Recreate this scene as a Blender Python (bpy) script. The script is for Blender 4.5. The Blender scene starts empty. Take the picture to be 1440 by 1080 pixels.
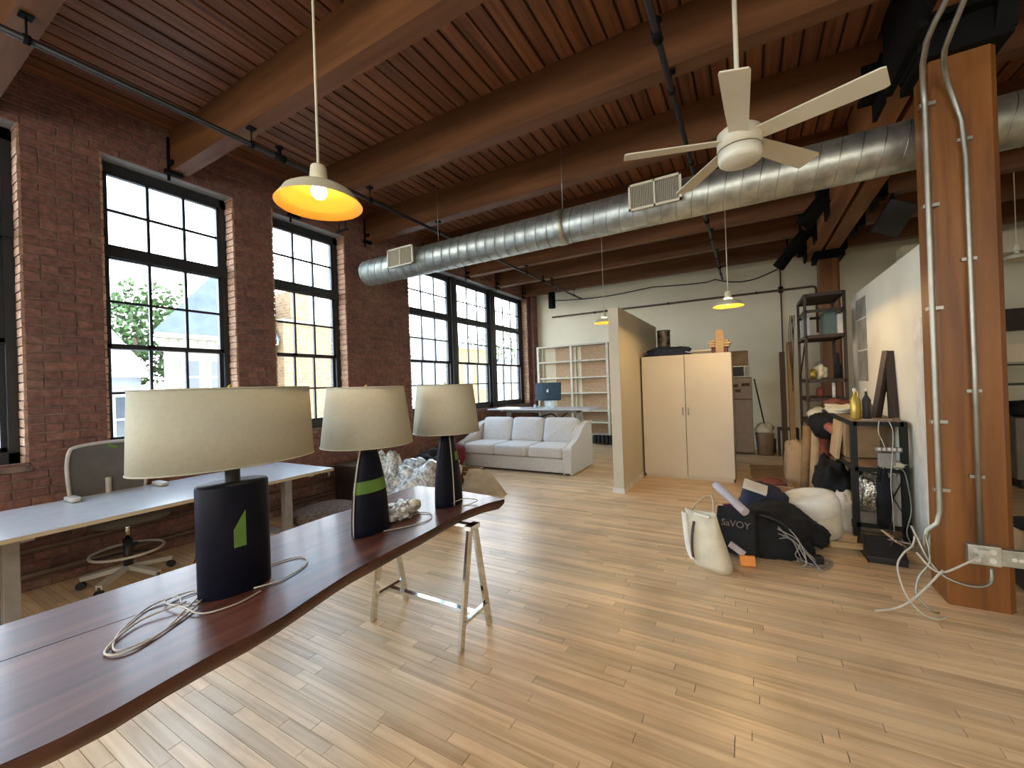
import bpy, math, random
from math import sin, cos, pi, radians as rad, sqrt, atan2
from mathutils import Vector, Matrix, noise
from mathutils.geometry import tessellate_polygon
random.seed(7)
S = bpy.context.scene
C = S.collection
D = bpy.data

# ---------------------------------------------------------------- camera
CAM = Vector((0, 0, 1.55))
FPX = 580.6
cy_, sy_, cp_, sp_, cr_, sr_ = cos(-.5208), sin(-.5208), cos(.00265), sin(.00265), cos(.03449), sin(.03449)
_f = Vector((sy_*cp_, cy_*cp_, sp_)); _r = Vector((cy_, -sy_, 0)); _d = _f.cross(_r)
RT = cr_*_r + sr_*_d
DN = -sr_*_r + cr_*_d
FW = _f
cam = D.objects.new('camera', D.cameras.new('camera')); C.objects.link(cam)
cam.matrix_world = Matrix(((RT.x, -DN.x, -FW.x, CAM.x), (RT.y, -DN.y, -FW.y, CAM.y), (RT.z, -DN.z, -FW.z, CAM.z), (0, 0, 0, 1)))
cam.data.sensor_width = 36; cam.data.lens = FPX/1440*36; cam.data.clip_start = .02; cam.data.clip_end = 400
S.camera = cam

# ---------------------------------------------------------------- world, sun, view
S.view_settings.view_transform = 'Standard'; S.view_settings.look = 'None'
S.view_settings.gamma = 1; S.view_settings.use_curve_mapping = False
S.view_settings.exposure = 1.65
SKY = 6.0
W = D.worlds.new('sky'); S.world = W; W.use_nodes = True
nt = W.node_tree; N = nt.nodes; L = nt.links; N.clear()
wo = N.new('ShaderNodeOutputWorld'); bg = N.new('ShaderNodeBackground'); tc = N.new('ShaderNodeTexCoord')
sx = N.new('ShaderNodeSeparateXYZ'); L.new(tc.outputs['Generated'], sx.inputs[0])
rp = N.new('ShaderNodeValToRGB'); L.new(sx.outputs[2], rp.inputs[0])
rp.color_ramp.elements[0].position = .0; rp.color_ramp.elements[0].color = (.88, .94, 1, 1)
rp.color_ramp.elements[1].position = .75; rp.color_ramp.elements[1].color = (.16, .29, .45, 1)
e = rp.color_ramp.elements.new(.32); e.color = (.17, .32, .46, 1)
nz = N.new('ShaderNodeTexNoise'); nz.inputs['Scale'].default_value = 3.2; nz.inputs['Detail'].default_value = 6
L.new(tc.outputs['Generated'], nz.inputs[0])
r2 = N.new('ShaderNodeValToRGB'); r2.color_ramp.elements[0].position = .40; r2.color_ramp.elements[1].position = .58
L.new(nz.outputs[0], r2.inputs[0])
mx = N.new('ShaderNodeMix'); mx.data_type = 'RGBA'; mz = N.new('ShaderNodeMapRange'); mz.inputs[1].default_value = .18; mz.inputs[2].default_value = .42; mz.inputs[3].default_value = 1; mz.inputs[4].default_value = .35; L.new(sx.outputs[2], mz.inputs[0])
mm_ = N.new('ShaderNodeMath'); mm_.operation = 'MULTIPLY'; L.new(r2.outputs[0], mm_.inputs[0]); L.new(mz.outputs[0], mm_.inputs[1])
L.new(mm_.outputs[0], mx.inputs[0]); L.new(rp.outputs[0], mx.inputs[6]); mx.inputs[7].default_value = (.94, .95, .95, 1)
L.new(mx.outputs[2], bg.inputs[0]); bg.inputs[1].default_value = SKY; L.new(bg.outputs[0], wo.inputs[0])

def light(name, kind, loc, energy, color=(1, 1, 1), size=None, sizey=None, direction=None, portal=False, radius=None):
    ld = D.lights.new(name, kind); ld.energy = energy; ld.color = color
    if kind == 'AREA':
        ld.shape = 'RECTANGLE'; ld.size = size; ld.size_y = sizey
        if portal: ld.cycles.is_portal = True
    if radius is not None: ld.shadow_soft_size = radius
    o = D.objects.new(name, ld); C.objects.link(o); o.location = loc
    if direction is not None:
        o.rotation_euler = Vector(direction).to_track_quat('-Z', 'Y').to_euler()
    return o
sun = light('sun', 'SUN', (10, -8, 20), 1.4, (1, .90, .74), direction=(-.72, .42, -.62)); sun.data.angle = rad(.6)
# sky portals in the window openings (they only guide sampling of the sky)
def portal(y0, y1):
    light('window_portal', 'AREA', (-5.48, (y0+y1)/2, 2.45), 1, size=y1-y0, sizey=2.85, direction=(1, 0, 0), portal=True)
OPEN = [(-3.3, -2.2), (-.15, .96), (1.455, 2.60), (3.05, 4.13), (5.44, 9.95)]
for a, b in OPEN: portal(a, b)
# added fill lamps behind the camera, standing in for daylight from unseen windows
DAY = (.86, .93, 1)
light('added_fill_back', 'AREA', (0.4, -3.9, 2.3), 135, (1, .94, .85), 8.0, 2.6, (0, 1, -.7))
for yy, en in ((-2.75, 75),):
    light('added_fill_side', 'AREA', (-5.47, yy, 2.45), en, DAY, 1.0, 2.6, (1, .12, -.35))

# ---------------------------------------------------------------- mesh helpers
class MB:
    def __init__(s): s.v = []; s.f = []; s.sm = []
    def quad(s, pts, sm=False):
        n = len(s.v); s.v += [Vector(p) for p in pts]; s.f.append(tuple(range(n, n+len(pts)))); s.sm.append(sm); return s
    def box(s, x0, x1, y0, y1, z0, z1):
        return s.obox(((x0+x1)/2, (y0+y1)/2, (z0+z1)/2), (abs(x1-x0), abs(y1-y0), abs(z1-z0)))
    def obox(s, c, size, R=None, taper=None):
        n = len(s.v); c = Vector(c)
        for k in range(8):
            sg = ((k & 1)*2-1, ((k >> 1) & 1)*2-1, ((k >> 2) & 1)*2-1)
            t = 1 if (taper is None or sg[2] < 0) else taper
            p = Vector((sg[0]*size[0]/2*t, sg[1]*size[1]/2*t, sg[2]*size[2]/2))
            s.v.append(c+(R @ p if R else p))
        for q in ((0, 2, 3, 1), (4, 5, 7, 6), (0, 1, 5, 4), (2, 6, 7, 3), (0, 4, 6, 2), (1, 3, 7, 5)):
            s.f.append(tuple(n+i for i in q)); s.sm.append(False)
        return s
    def bar(s, p0, p1, w, h=None, up=(0, 0, 1)):
        p0 = Vector(p0); p1 = Vector(p1); h = h or w; d = (p1-p0); Ln = d.length; d.normalize()
        up = Vector(up)
        if abs(d.dot(up)) > .98: up = Vector((1, 0, 0))
        x = d.cross(up).normalized(); y = x.cross(d).normalized()
        R = Matrix((x, y, d)).transposed()
        return s.obox((p0+p1)/2, (w, h, Ln), R)
    def cyl(s, p0, p1, r, n=16, r2=None, caps=True):
        return s.tube([p0, p1], [r, r if r2 is None else r2], n, caps)
    def tube(s, pts, r, n=8, caps=True, closed=False):
        pts = [Vector(p) for p in pts]; m = len(pts); rr = r if isinstance(r, (list, tuple)) else [r]*m
        base = len(s.v); prev = None
        for i, p in enumerate(pts):
            a = pts[i-1] if (i > 0 or closed) else p; b = pts[(i+1) % m] if (i < m-1 or closed) else p
            d = (b-a).normalized()
            if prev is None:
                u = Vector((0, 0, 1)) if abs(d.z) < .9 else Vector((1, 0, 0))
                x = d.cross(u).normalized()
            else:
                x = (prev-d*prev.dot(d)).normalized()
            prev = x; y = d.cross(x)
            for k in range(n):
                t = 2*pi*k/n; s.v.append(p+(x*cos(t)+y*sin(t))*rr[i])
        for i in range(m if closed else m-1):
            j = (i+1) % m
            for k in range(n):
                k2 = (k+1) % n
                s.f.append((base+i*n+k, base+i*n+k2, base+j*n+k2, base+j*n+k)); s.sm.append(n > 4)
        if caps and not closed:
            s.f.append(tuple(base+k for k in reversed(range(n)))); s.sm.append(False)
            s.f.append(tuple(base+(m-1)*n+k for k in range(n))); s.sm.append(False)
        return s
    def lathe(s, prof, c=(0, 0, 0), n=24, sx=1, sy=1, rot=0, smooth=True, cap0=False, cap1=False, R=None):
        c = Vector(c); base = len(s.v)
        for (r, z) in prof:
            for k in range(n):
                t = 2*pi*k/n; x = r*cos(t)*sx; y = r*sin(t)*sy
                p = Vector((x*cos(rot)-y*sin(rot), x*sin(rot)+y*cos(rot), z))
                s.v.append(c+(R @ p if R else p))
        m = len(prof)
        for i in range(m-1):
            for k in range(n):
                k2 = (k+1) % n
                s.f.append((base+i*n+k, base+i*n+k2, base+(i+1)*n+k2, base+(i+1)*n+k)); s.sm.append(smooth)
        if cap0: s.f.append(tuple(base+k for k in reversed(range(n)))); s.sm.append(False)
        if cap1: s.f.append(tuple(base+(m-1)*n+k for k in range(n))); s.sm.append(False)
        return s
    def prism(s, poly, a0, a1, axis='z'):
        """extrude a 2-D polygon along an axis"""
        def P(u, v, w): return Vector({'z': (u, v, w), 'x': (w, u, v), 'y': (u, w, v)}[axis])
        n = len(poly); b = len(s.v)
        for w in (a0, a1):
            for (u, v) in poly: s.v.append(P(u, v, w))
        for i in range(n):
            j = (i+1) % n; s.f.append((b+i, b+j, b+n+j, b+n+i)); s.sm.append(False)
        tris = tessellate_polygon([[Vector((u, v, 0)) for u, v in poly]])
        for t in tris:
            s.f.append(tuple(b+i for i in t)); s.sm.append(False)
            s.f.append(tuple(b+n+i for i in reversed(t))); s.sm.append(False)
        return s
    def soft(s, c, size, R=None, e=.35, n=14, m=10, pinch=0, amp=0, seed=0, flat=False, fr=4):
        """rounded, cushion-like box (superellipsoid), optionally lumpy"""
        c = Vector(c); base = len(s.v)
        if flat: c.z -= .1*size[2]
        def pw(a, p): return math.copysign(abs(a)**p, a)
        for i in range(m+1):
            ph = -pi/2+pi*i/m
            for k in range(n):
                th = 2*pi*k/n
                x = pw(cos(ph), e)*pw(cos(th), e); y = pw(cos(ph), e)*pw(sin(th), e); z = pw(sin(ph), e)
                if pinch: z *= 1-pinch*(max(abs(x), abs(y))**3)
                if amp:
                    q = noise.noise(Vector((x*fr/3+seed, y*fr/3, z*fr/3)))*amp + noise.noise(Vector((x*fr+seed, y*fr, z*fr)))*amp*.5
                    x *= 1+q; y *= 1+q; z *= 1+q
                if flat and z < -.8: z = -.8
                p = Vector((x*size[0]/2, y*size[1]/2, z*size[2]/2))
                s.v.append(c+(R @ p if R else p))
        for i in range(m):
            for k in range(n):
                k2 = (k+1) % n
                s.f.append((base+i*n+k, base+i*n+k2, base+(i+1)*n+k2, base+(i+1)*n+k)); s.sm.append(True)
        return s
    def build(s, name, mat, parent=None, bevel=0, weld=False, rnd=None):
        me = D.meshes.new(name)
        off = Vector((0, 0, 0))
        if parent is not None: off = Vector(parent.get('_o', (0, 0, 0)))
        me.from_pydata([tuple(v-off) for v in s.v], [], s.f)
        me.polygons.foreach_set('use_smooth', s.sm)
        if rnd is not None:
            at = me.attributes.new('rnd', 'FLOAT', 'FACE'); at.data.foreach_set('value', rnd)
        me.materials.append(mat); me.update()
        o = D.objects.new(name, me); C.objects.link(o)
        if parent is not None: o.parent = parent; o['_o'] = tuple(off)
        if bevel:
            b = o.modifiers.new('bevel', 'BEVEL'); b.width = bevel; b.segments = 2; b.limit_method = 'ANGLE'
        return o

def smooth(pts, n=6):
    P = [Vector(p) for p in pts]; out = []
    for i in range(len(P)-1):
        p0 = P[max(i-1, 0)]; p1 = P[i]; p2 = P[i+1]; p3 = P[min(i+2, len(P)-1)]
        for k in range(n):
            t = k/n
            out.append(.5*((2*p1)+(-p0+p2)*t+(2*p0-5*p1+4*p2-p3)*t*t+(-p0+3*p1-3*p2+p3)*t**3))
    out.append(P[-1]); return out
def tag(o, label=None, cat=None, group=None, kind=None):
    if label: o['label'] = label
    if cat: o['category'] = cat
    if group: o['group'] = group
    if kind: o['kind'] = kind
    return o
def thing(name, label, cat, loc=(0, 0, 0), group=None):
    o = D.objects.new(name, None); C.objects.link(o); o.location = loc; o['_o'] = tuple(loc)
    o.empty_display_size = .1
    return tag(o, label, cat, group)
def struct(o): o['kind'] = 'structure'; return o
def RZ(a): return Matrix.Rotation(a, 3, 'Z')
def RX(a): return Matrix.Rotation(a, 3, 'X')
def RY(a): return Matrix.Rotation(a, 3, 'Y')
def piece(name, me, loc, scale, parent, rot=None, label=None):
    o = D.objects.new(name, me); o.parent = parent; o.location = loc; o.scale = scale
    if rot: o.rotation_euler = rot
    C.objects.link(o)
    if label: o['label'] = label
    return o
def proj(p):
    v = Vector(p)-CAM; z = v.dot(FW)
    return (720+FPX*v.dot(RT)/z, 540+FPX*v.dot(DN)/z, z) if z > .05 else None

# ---------------------------------------------------------------- materials
def new(name):
    m = D.materials.new(name); m.use_nodes = True
    nt = m.node_tree; b = nt.nodes['Principled BSDF']
    return m, nt, b
def plain(name, col, rough=.6, metal=0, spec=None, noise_amt=.06, nscale=8, bump=0, bscale=60, emit=None, sheen=0, alpha=None, aniso=None):
    m, nt, b = new(name); N = nt.nodes; L = nt.links
    b.inputs['Roughness'].default_value = rough; b.inputs['Metallic'].default_value = metal
    if spec is not None: b.inputs['Specular IOR Level'].default_value = spec
    g = N.new('ShaderNodeNewGeometry')
    n = N.new('ShaderNodeTexNoise'); n.inputs['Scale'].default_value = nscale; n.inputs['Detail'].default_value = 4
    L.new(g.outputs['Position'], n.inputs['Vector'])
    h = N.new('ShaderNodeHueSaturation'); h.inputs['Color'].default_value = (*col, 1)
    mr = N.new('ShaderNodeMapRange'); mr.inputs[1].default_value = .3; mr.inputs[2].default_value = .7
    mr.inputs[3].default_value = 1-noise_amt*2; mr.inputs[4].default_value = 1+noise_amt*2
    L.new(n.outputs[0], mr.inputs[0]); L.new(mr.outputs[0], h.inputs['Value']); L.new(h.outputs[0], b.inputs['Base Color'])
    if bump:
        n2 = N.new('ShaderNodeTexNoise'); n2.inputs['Scale'].default_value = bscale; n2.inputs['Detail'].default_value = 3
        L.new(g.outputs['Position'], n2.inputs['Vector'])
        bp = N.new('ShaderNodeBump'); bp.inputs['Strength'].default_value = bump; bp.inputs['Distance'].default_value = .01
        L.new(n2.outputs[0], bp.inputs['Height']); L.new(bp.outputs[0], b.inputs['Normal'])
    if sheen: b.inputs['Sheen Weight'].default_value = sheen
    if emit:
        b.inputs['Emission Color'].default_value = (*emit[0], 1); b.inputs['Emission Strength'].default_value = emit[1]
    return m
def wood(name, cols, axis='x', gscale=(1.2, 14), rough=.5, var=.25, bump=.15, coat=0, spots=0, ring=.5):
    """streaky wood; grain runs along axis in world space, each object/piece shifts its grain and tone"""
    m, nt, b = new(name); N = nt.nodes; L = nt.links
    g = N.new('ShaderNodeNewGeometry'); oi = N.new('ShaderNodeObjectInfo')
    at = N.new('ShaderNodeAttribute'); at.attribute_name = 'rnd'
    ad = N.new('ShaderNodeMath'); ad.operation = 'ADD'; L.new(oi.outputs['Random'], ad.inputs[0]); L.new(at.outputs['Fac'], ad.inputs[1])
    fr = N.new('ShaderNodeMath'); fr.operation = 'FRACT'; L.new(ad.outputs[0], fr.inputs[0])
    mp = N.new('ShaderNodeMapping')
    sc = {'x': (gscale[0], gscale[1], gscale[1]), 'y': (gscale[1], gscale[0], gscale[1]), 'z': (gscale[1], gscale[1], gscale[0])}[axis]
    mp.inputs['Scale'].default_value = sc
    mu = N.new('ShaderNodeMath'); mu.operation = 'MULTIPLY'; mu.inputs[1].default_value = 57; L.new(fr.outputs[0], mu.inputs[0])
    cb = N.new('ShaderNodeCombineXYZ')
    for k in range(3): L.new(mu.outputs[0], cb.inputs[k])
    L.new(cb.outputs[0], mp.inputs['Location']); L.new(g.outputs['Position'], mp.inputs['Vector'])
    n1 = N.new('ShaderNodeTexNoise'); n1.inputs['Scale'].default_value = 1; n1.inputs['Detail'].default_value = 7; n1.inputs['Distortion'].default_value = ring
    L.new(mp.outputs[0], n1.inputs['Vector'])
    r = N.new('ShaderNodeValToRGB'); cr = r.color_ramp
    cr.elements[0].position = .28; cr.elements[0].color = (*cols[0], 1); cr.elements[1].position = .74; cr.elements[1].color = (*cols[-1], 1)
    for i, c in enumerate(cols[1:-1]):
        e = cr.elements.new(.28+.46*(i+1)/(len(cols)-1)); e.color = (*c, 1)
    L.new(n1.outputs[0], r.inputs[0])
    h = N.new('ShaderNodeHueSaturation'); L.new(r.outputs[0], h.inputs['Color'])
    mr = N.new('ShaderNodeMapRange'); mr.inputs[3].default_value = 1-var; mr.inputs[4].default_value = 1+var; L.new(fr.outputs[0], mr.inputs[0])
    L.new(mr.outputs[0], h.inputs['Value'])
    out = h.outputs[0]
    if spots:
        n3 = N.new('ShaderNodeTexNoise'); n3.inputs['Scale'].default_value = spots; n3.inputs['Detail'].default_value = 5
        L.new(g.outputs['Position'], n3.inputs['Vector'])
        r3 = N.new('ShaderNodeValToRGB'); r3.color_ramp.elements[0].position = .3; r3.color_ramp.elements[0].color = (.84, .81, .78, 1); r3.color_ramp.elements[1].position = .5; r3.color_ramp.elements[1].color = (1, 1, 1, 1)
        L.new(n3.outputs[0], r3.inputs[0])
        mm = N.new('ShaderNodeMix'); mm.data_type = 'RGBA'; mm.blend_type = 'MULTIPLY'; mm.inputs[0].default_value = 1
        L.new(out, mm.inputs[6]); L.new(r3.outputs[0], mm.inputs[7]); out = mm.outputs[2]
    L.new(out, b.inputs['Base Color'])
    b.inputs['Roughness'].default_value = rough
    if coat: b.inputs['Coat Weight'].default_value = coat; b.inputs['Coat Roughness'].default_value = .12
    if bump:
        bp = N.new('ShaderNodeBump'); bp.inputs['Strength'].default_value = bump; bp.inputs['Distance'].default_value = .004
        L.new(n1.outputs[0], bp.inputs['Height']); L.new(bp.outputs[0], b.inputs['Normal'])
    return m
def brickmat(name, cols, rough=.85):
    m, nt, b = new(name); N = nt.nodes; L = nt.links
    g = N.new('ShaderNodeNewGeometry'); oi = N.new('ShaderNodeObjectInfo')
    at = N.new('ShaderNodeAttribute'); at.attribute_name = 'rnd'
    ad = N.new('ShaderNodeMath'); ad.operation = 'ADD'; L.new(oi.outputs['Random'], ad.inputs[0]); L.new(at.outputs['Fac'], ad.inputs[1])
    fr = N.new('ShaderNodeMath'); fr.operation = 'FRACT'; L.new(ad.outputs[0], fr.inputs[0])
    r = N.new('ShaderNodeValToRGB'); cr = r.color_ramp
    cr.elements[0].position = 0; cr.elements[0].color = (*cols[0], 1); cr.elements[1].position = 1; cr.elements[1].color = (*cols[-1], 1)
    for i, c in enumerate(cols[1:-1]):
        e = cr.elements.new((i+1)/(len(cols)-1)); e.color = (*c, 1)
    L.new(fr.outputs[0], r.inputs[0])
    n = N.new('ShaderNodeTexNoise'); n.inputs['Scale'].default_value = 26; n.inputs['Detail'].default_value = 6; L.new(g.outputs['Position'], n.inputs['Vector'])
    n2 = N.new('ShaderNodeTexNoise'); n2.inputs['Scale'].default_value = 1.6; n2.inputs['Detail'].default_value = 5; L.new(g.outputs['Position'], n2.inputs['Vector'])
    r2 = N.new('ShaderNodeValToRGB'); r2.color_ramp.elements[0].position = .56; r2.color_ramp.elements[0].color = (0, 0, 0, 1); r2.color_ramp.elements[1].position = .74; r2.color_ramp.elements[1].color = (.4, .4, .4, 1)
    L.new(n2.outputs[0], r2.inputs[0])
    mxx = N.new('ShaderNodeMix'); mxx.data_type = 'RGBA'; L.new(r2.outputs[0], mxx.inputs[0]); L.new(r.outputs[0], mxx.inputs[6]); mxx.inputs[7].default_value = (.36, .27, .17, 1)
    h = N.new('ShaderNodeHueSaturation'); L.new(mxx.outputs[2], h.inputs['Color'])
    mr = N.new('ShaderNodeMapRange'); mr.inputs[1].default_value = .3; mr.inputs[2].default_value = .7; mr.inputs[3].default_value = .7; mr.inputs[4].default_value = 1.3
    L.new(n.outputs[0], mr.inputs[0]); L.new(mr.outputs[0], h.inputs['Value']); L.new(h.outputs[0], b.inputs['Base Color'])
    b.inputs['Roughness'].default_value = rough
    bp = N.new('ShaderNodeBump'); bp.inputs['Strength'].default_value = .5; bp.inputs['Distance'].default_value = .006
    L.new(n.outputs[0], bp.inputs['Height']); L.new(bp.outputs[0], b.inputs['Normal'])
    return m
def glassmat(name, tint=(1, 1, 1), refl=.08):
    m = D.materials.new(name); m.use_nodes = True; nt = m.node_tree; N = nt.nodes; L = nt.links; N.clear()
    o = N.new('ShaderNodeOutputMaterial'); t = N.new('ShaderNodeBsdfTransparent'); t.inputs[0].default_value = (*tint, 1)
    g = N.new('ShaderNodeBsdfGlossy'); g.inputs['Roughness'].default_value = .02
    ge = N.new('ShaderNodeNewGeometry'); dt = N.new('ShaderNodeVectorMath'); dt.operation = 'DOT_PRODUCT'
    L.new(ge.outputs['Incoming'], dt.inputs[0]); L.new(ge.outputs['Normal'], dt.inputs[1])
    ab = N.new('ShaderNodeMath'); ab.operation = 'ABSOLUTE'; L.new(dt.outputs['Value'], ab.inputs[0])
    su = N.new('ShaderNodeMath'); su.operation = 'SUBTRACT'; su.inputs[0].default_value = 1; L.new(ab.outputs[0], su.inputs[1])
    po = N.new('ShaderNodeMath'); po.operation = 'POWER'; po.inputs[1].default_value = 5; L.new(su.outputs[0], po.inputs[0])
    f = N.new('ShaderNodeMath'); f.operation = 'MULTIPLY_ADD'; f.inputs[1].default_value = .9; f.inputs[2].default_value = .04; L.new(po.outputs[0], f.inputs[0])
    mx = N.new('ShaderNodeMixShader'); L.new(f.outputs[0], mx.inputs[0]); L.new(t.outputs[0], mx.inputs[1]); L.new(g.outputs[0], mx.inputs[2]); L.new(mx.outputs[0], o.inputs[0])
    return m

M = {}
M['floor'] = wood('maple_boards', [(.58, .38, .20), (.78, .56, .33), (.87, .66, .42)], 'x', (1.1, 26), .33, .15, .06, spots=2.3)
M['floor'].node_tree.nodes['Principled BSDF'].inputs['Specular IOR Level'].default_value = .5
M['subfloor'] = plain('dark_gap', (.05, .03, .02), .9)
M['plank'] = wood('ceiling_plank', [(.11, .038, .014), (.21, .078, .030), (.31, .125, .048)], 'y', (.9, 20), .55, .22, .15)
M['groove'] = plain('groove_dark', (.05, .022, .012), .9)
M['beam'] = wood('fir_beam', [(.10, .036, .011), (.155, .060, .018), (.21, .086, .028)], 'x', (.7, 9), .55, .1, .15)
M['girder'] = wood('fir_girder', [(.20, .075, .025), (.30, .12, .04), (.38, .17, .06)], 'y', (.7, 9), .55, .1, .15)
M['column'] = wood('fir_column', [(.14, .045, .009), (.24, .090, .018), (.31, .13, .032)], 'z', (.8, 11), .45, .08, .2)
M['trimwood'] = wood('trim_wood', [(.28, .15, .07), (.42, .25, .13)], 'z', (1, 18), .5, .08, .1)
M['brick'] = brickmat('old_brick', [(.17, .085, .075), (.215, .10, .082), (.19, .088, .074), (.25, .12, .092), (.15, .078, .070)])
M['jamb'] = brickmat('jamb_brick', [(.40, .23, .15), (.48, .30, .20), (.36, .20, .13)])
M['mortar'] = plain('mortar', (.19, .13, .105), .95, noise_amt=.2, nscale=14, bump=.4)
M['frame'] = plain('window_frame_black', (.020, .024, .030), .42)
M['glass'] = glassmat('window_glass')
M['white'] = plain('white_wall', (.86, .80, .60), .85, noise_amt=.02, nscale=1.5, bump=.05)
M['tanwall'] = plain('cream_partition', (.66, .60, .47), .8, noise_amt=.03, nscale=1.5)
M['greywall'] = plain('partition_wall', (.84, .82, .70), .75, noise_amt=.05, nscale=1.2)
M['base'] = plain('white_trim', (.78, .76, .70), .5)
M['galv'] = plain('galvanised_steel', (.50, .52, .46), .42, .85, noise_amt=.14, nscale=9)
M['galv2'] = plain('galvanised_seam', (.42, .44, .41), .35, 1, noise_amt=.1)
M['conduit'] = plain('steel_conduit', (.38, .37, .32), .42, .8)
M['iron'] = plain('black_iron', (.006, .006, .006), .75, 0, spec=.15)
M['pipe'] = plain('black_pipe', (.02, .018, .02), .45, .3)
M['brownpipe'] = plain('brown_pipe', (.11, .065, .04), .6)
M['fanwhite'] = plain('fan_cream', (.72, .68, .54), .4, noise_amt=.02)
M['opal'] = plain('opal_cover', (.78, .78, .66), .3, noise_amt=.02)
M['shadeenamel'] = plain('cream_enamel', (.72, .69, .52), .35)
M['shadeglow'] = plain('inner_enamel_bulb_glow', (.15, .066, .007), .4)  # warm bulb glow put into the inner colour of the lit shades
M['bulb'] = plain('lit_bulb', (1, .9, .7), .4, emit=((1, .80, .42), 26))
M['linen'] = plain('linen_shade', (.50, .50, .41), .85, noise_amt=.02, nscale=60, bump=.1, bscale=300)
M['navy'] = plain('navy_ceramic', (.004, .005, .014), .5, spec=.18, noise_amt=.1)
M['tape'] = plain('green_tape', (.11, .23, .035), .6)
M['slab'] = wood('red_slab', [(.045, .014, .009), (.11, .036, .023), (.175, .065, .042)], 'y', (.8, 13), .42, .04, .15, coat=.15, ring=1.2)
M['bark'] = wood('slab_edge', [(.030, .010, .006), (.075, .025, .012), (.12, .045, .02)], 'y', (3, 16), .55, .05, .7)
M['chrome'] = plain('chrome', (.70, .70, .68), .07, 1, noise_amt=.02)
M['cord'] = plain('clear_white_cord', (.50, .46, .40), .4)
M['wcord'] = plain('white_cord', (.60, .58, .52), .45)
M['bcord'] = plain('black_cord', (.02, .02, .02), .5)
M['laminate'] = plain('white_laminate', (.55, .57, .60), .22, noise_amt=.02)
M['edgeband'] = plain('birch_edge', (.50, .42, .30), .6)
M['greypaint'] = plain('grey_paint_metal', (.33, .32, .31), .45, .1)
M['sofa'] = plain('sofa_linen', (.62, .60, .58), .95, noise_amt=.05, nscale=50, bump=.15, bscale=250, sheen=.2)
M['piping'] = plain('sofa_piping', (.78, .76, .70), .9)
M['mesh'] = plain('mesh_fabric', (.13, .12, .11), .9, bump=.3, bscale=400)
M['chairframe'] = plain('chair_plastic', (.50, .48, .43), .5)
M['wardrobe'] = plain('wardrobe_cream', (.70, .64, .52), .55, noise_amt=.02, nscale=2)
M['steelhandle'] = plain('steel_handle', (.5, .5, .48), .3, 1)
M['pegtan'] = plain('bookcase_panel', (.50, .34, .21), .8, noise_amt=.12, nscale=30)
M['shelf'] = plain('bookcase_frame', (.66, .60, .48), .6)
M['imac'] = plain('screen_back_dark_blue', (.008, .028, .045), .3, .3)
M['logo'] = plain('pale_logo', (.55, .68, .74), .3)
M['fridge'] = plain('beige_fridge', (.34, .25, .18), .45)
M['dark'] = plain('dark_plastic', (.018, .018, .02), .5)
M['blackcloth'] = plain('black_cloth', (.007, .008, .011), .85, bump=.9, bscale=14, noise_amt=.3)
M['navycloth'] = plain('navy_cloth', (.02, .028, .06), .9, bump=.4, bscale=25)
M['canvas'] = plain('canvas', (.74, .69, .54), .95, bump=.3, bscale=40, noise_amt=.06)
M['canvaswhite'] = plain('white_canvas', (.88, .86, .78), .9, bump=.4, bscale=22, noise_amt=.05)
M['brownstrap'] = plain('brown_strap', (.075, .045, .027), .7)
M['card'] = plain('cardboard', (.36, .23, .12), .85, noise_amt=.08)
M['cardlight'] = plain('light_cardboard', (.55, .40, .24), .85, noise_amt=.06)
M['pine'] = wood('pine_board', [(.42, .28, .14), (.60, .43, .24)], 'x', (1.5, 20), .6, .1, .1)
M['paper'] = plain('white_paper', (.75, .72, .66), .8)
M['lilac'] = plain('lilac_tube', (.55, .50, .56), .6)
M['red'] = plain('red_cloth', (.22, .06, .04), .85, bump=.3)
M['orange'] = plain('orange_pack', (.85, .32, .05), .5)
M['plastic'] = plain('clear_plastic_bag', (.50, .53, .54), .22, bump=.9, bscale=18, noise_amt=.35, nscale=25, spec=.8)
M['crumple'] = plain('crumpled_wrap', (.62, .62, .60), .3, bump=1, bscale=30, noise_amt=.4, nscale=30, spec=.8)
M['foil'] = plain('foil', (.55, .55, .50), .25, .8, bump=1, bscale=40, noise_amt=.4, nscale=40)
M['brass'] = plain('brass_yellow', (.50, .36, .07), .3, .5)
M['darkwood'] = wood('dark_wood', [(.022, .012, .009), (.055, .028, .018)], 'z', (2, 18), .5, .05, .2)
M['benchtop'] = wood('bench_top', [(.22, .13, .07), (.36, .23, .13)], 'y', (1.5, 14), .6, .05, .15)
M['paintblack'] = plain('black_paint_steel', (.010, .013, .013), .5, .2)
M['teal'] = plain('teal_box', (.10, .16, .15), .6)
M['pink'] = plain('pink_roll', (.48, .17, .12), .7)
M['stone'] = plain('grey_round_stone', (.25, .22, .19), .9, bump=.3)
M['rug'] = plain('brown_round', (.17, .12, .09), .95, noise_amt=.25, nscale=30, bump=.4)
M['ground'] = plain('street', (.18, .18, .175), .9, noise_amt=.1, nscale=.6)
M['dullgrey'] = plain('grey_panel', (.30, .29, .25), .6, noise_amt=.15, nscale=5)
M['outwhite'] = plain('pale_siding', (.17, .20, .235), .8)
M['outcream'] = plain('cream_stone', (.19, .175, .135), .85, noise_amt=.12, nscale=3)
M['cornice'] = plain('pale_cornice', (.25, .25, .18), .7)
M['slate'] = plain('blue_slate', (.05, .065, .095), .7, noise_amt=.12, nscale=2.5)
M['shingle'] = plain('tan_shingle', (.17, .14, .11), .9, noise_amt=.18, nscale=5, bump=.5, bscale=8)
M['outwin'] = plain('far_window_glass', (.03, .04, .05), .2)
M['outwhitetrim'] = plain('far_trim', (.27, .28, .27), .7)
M['leaf'] = plain('leaves', (.035, .075, .018), .8, noise_amt=.4, nscale=2)
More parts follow.
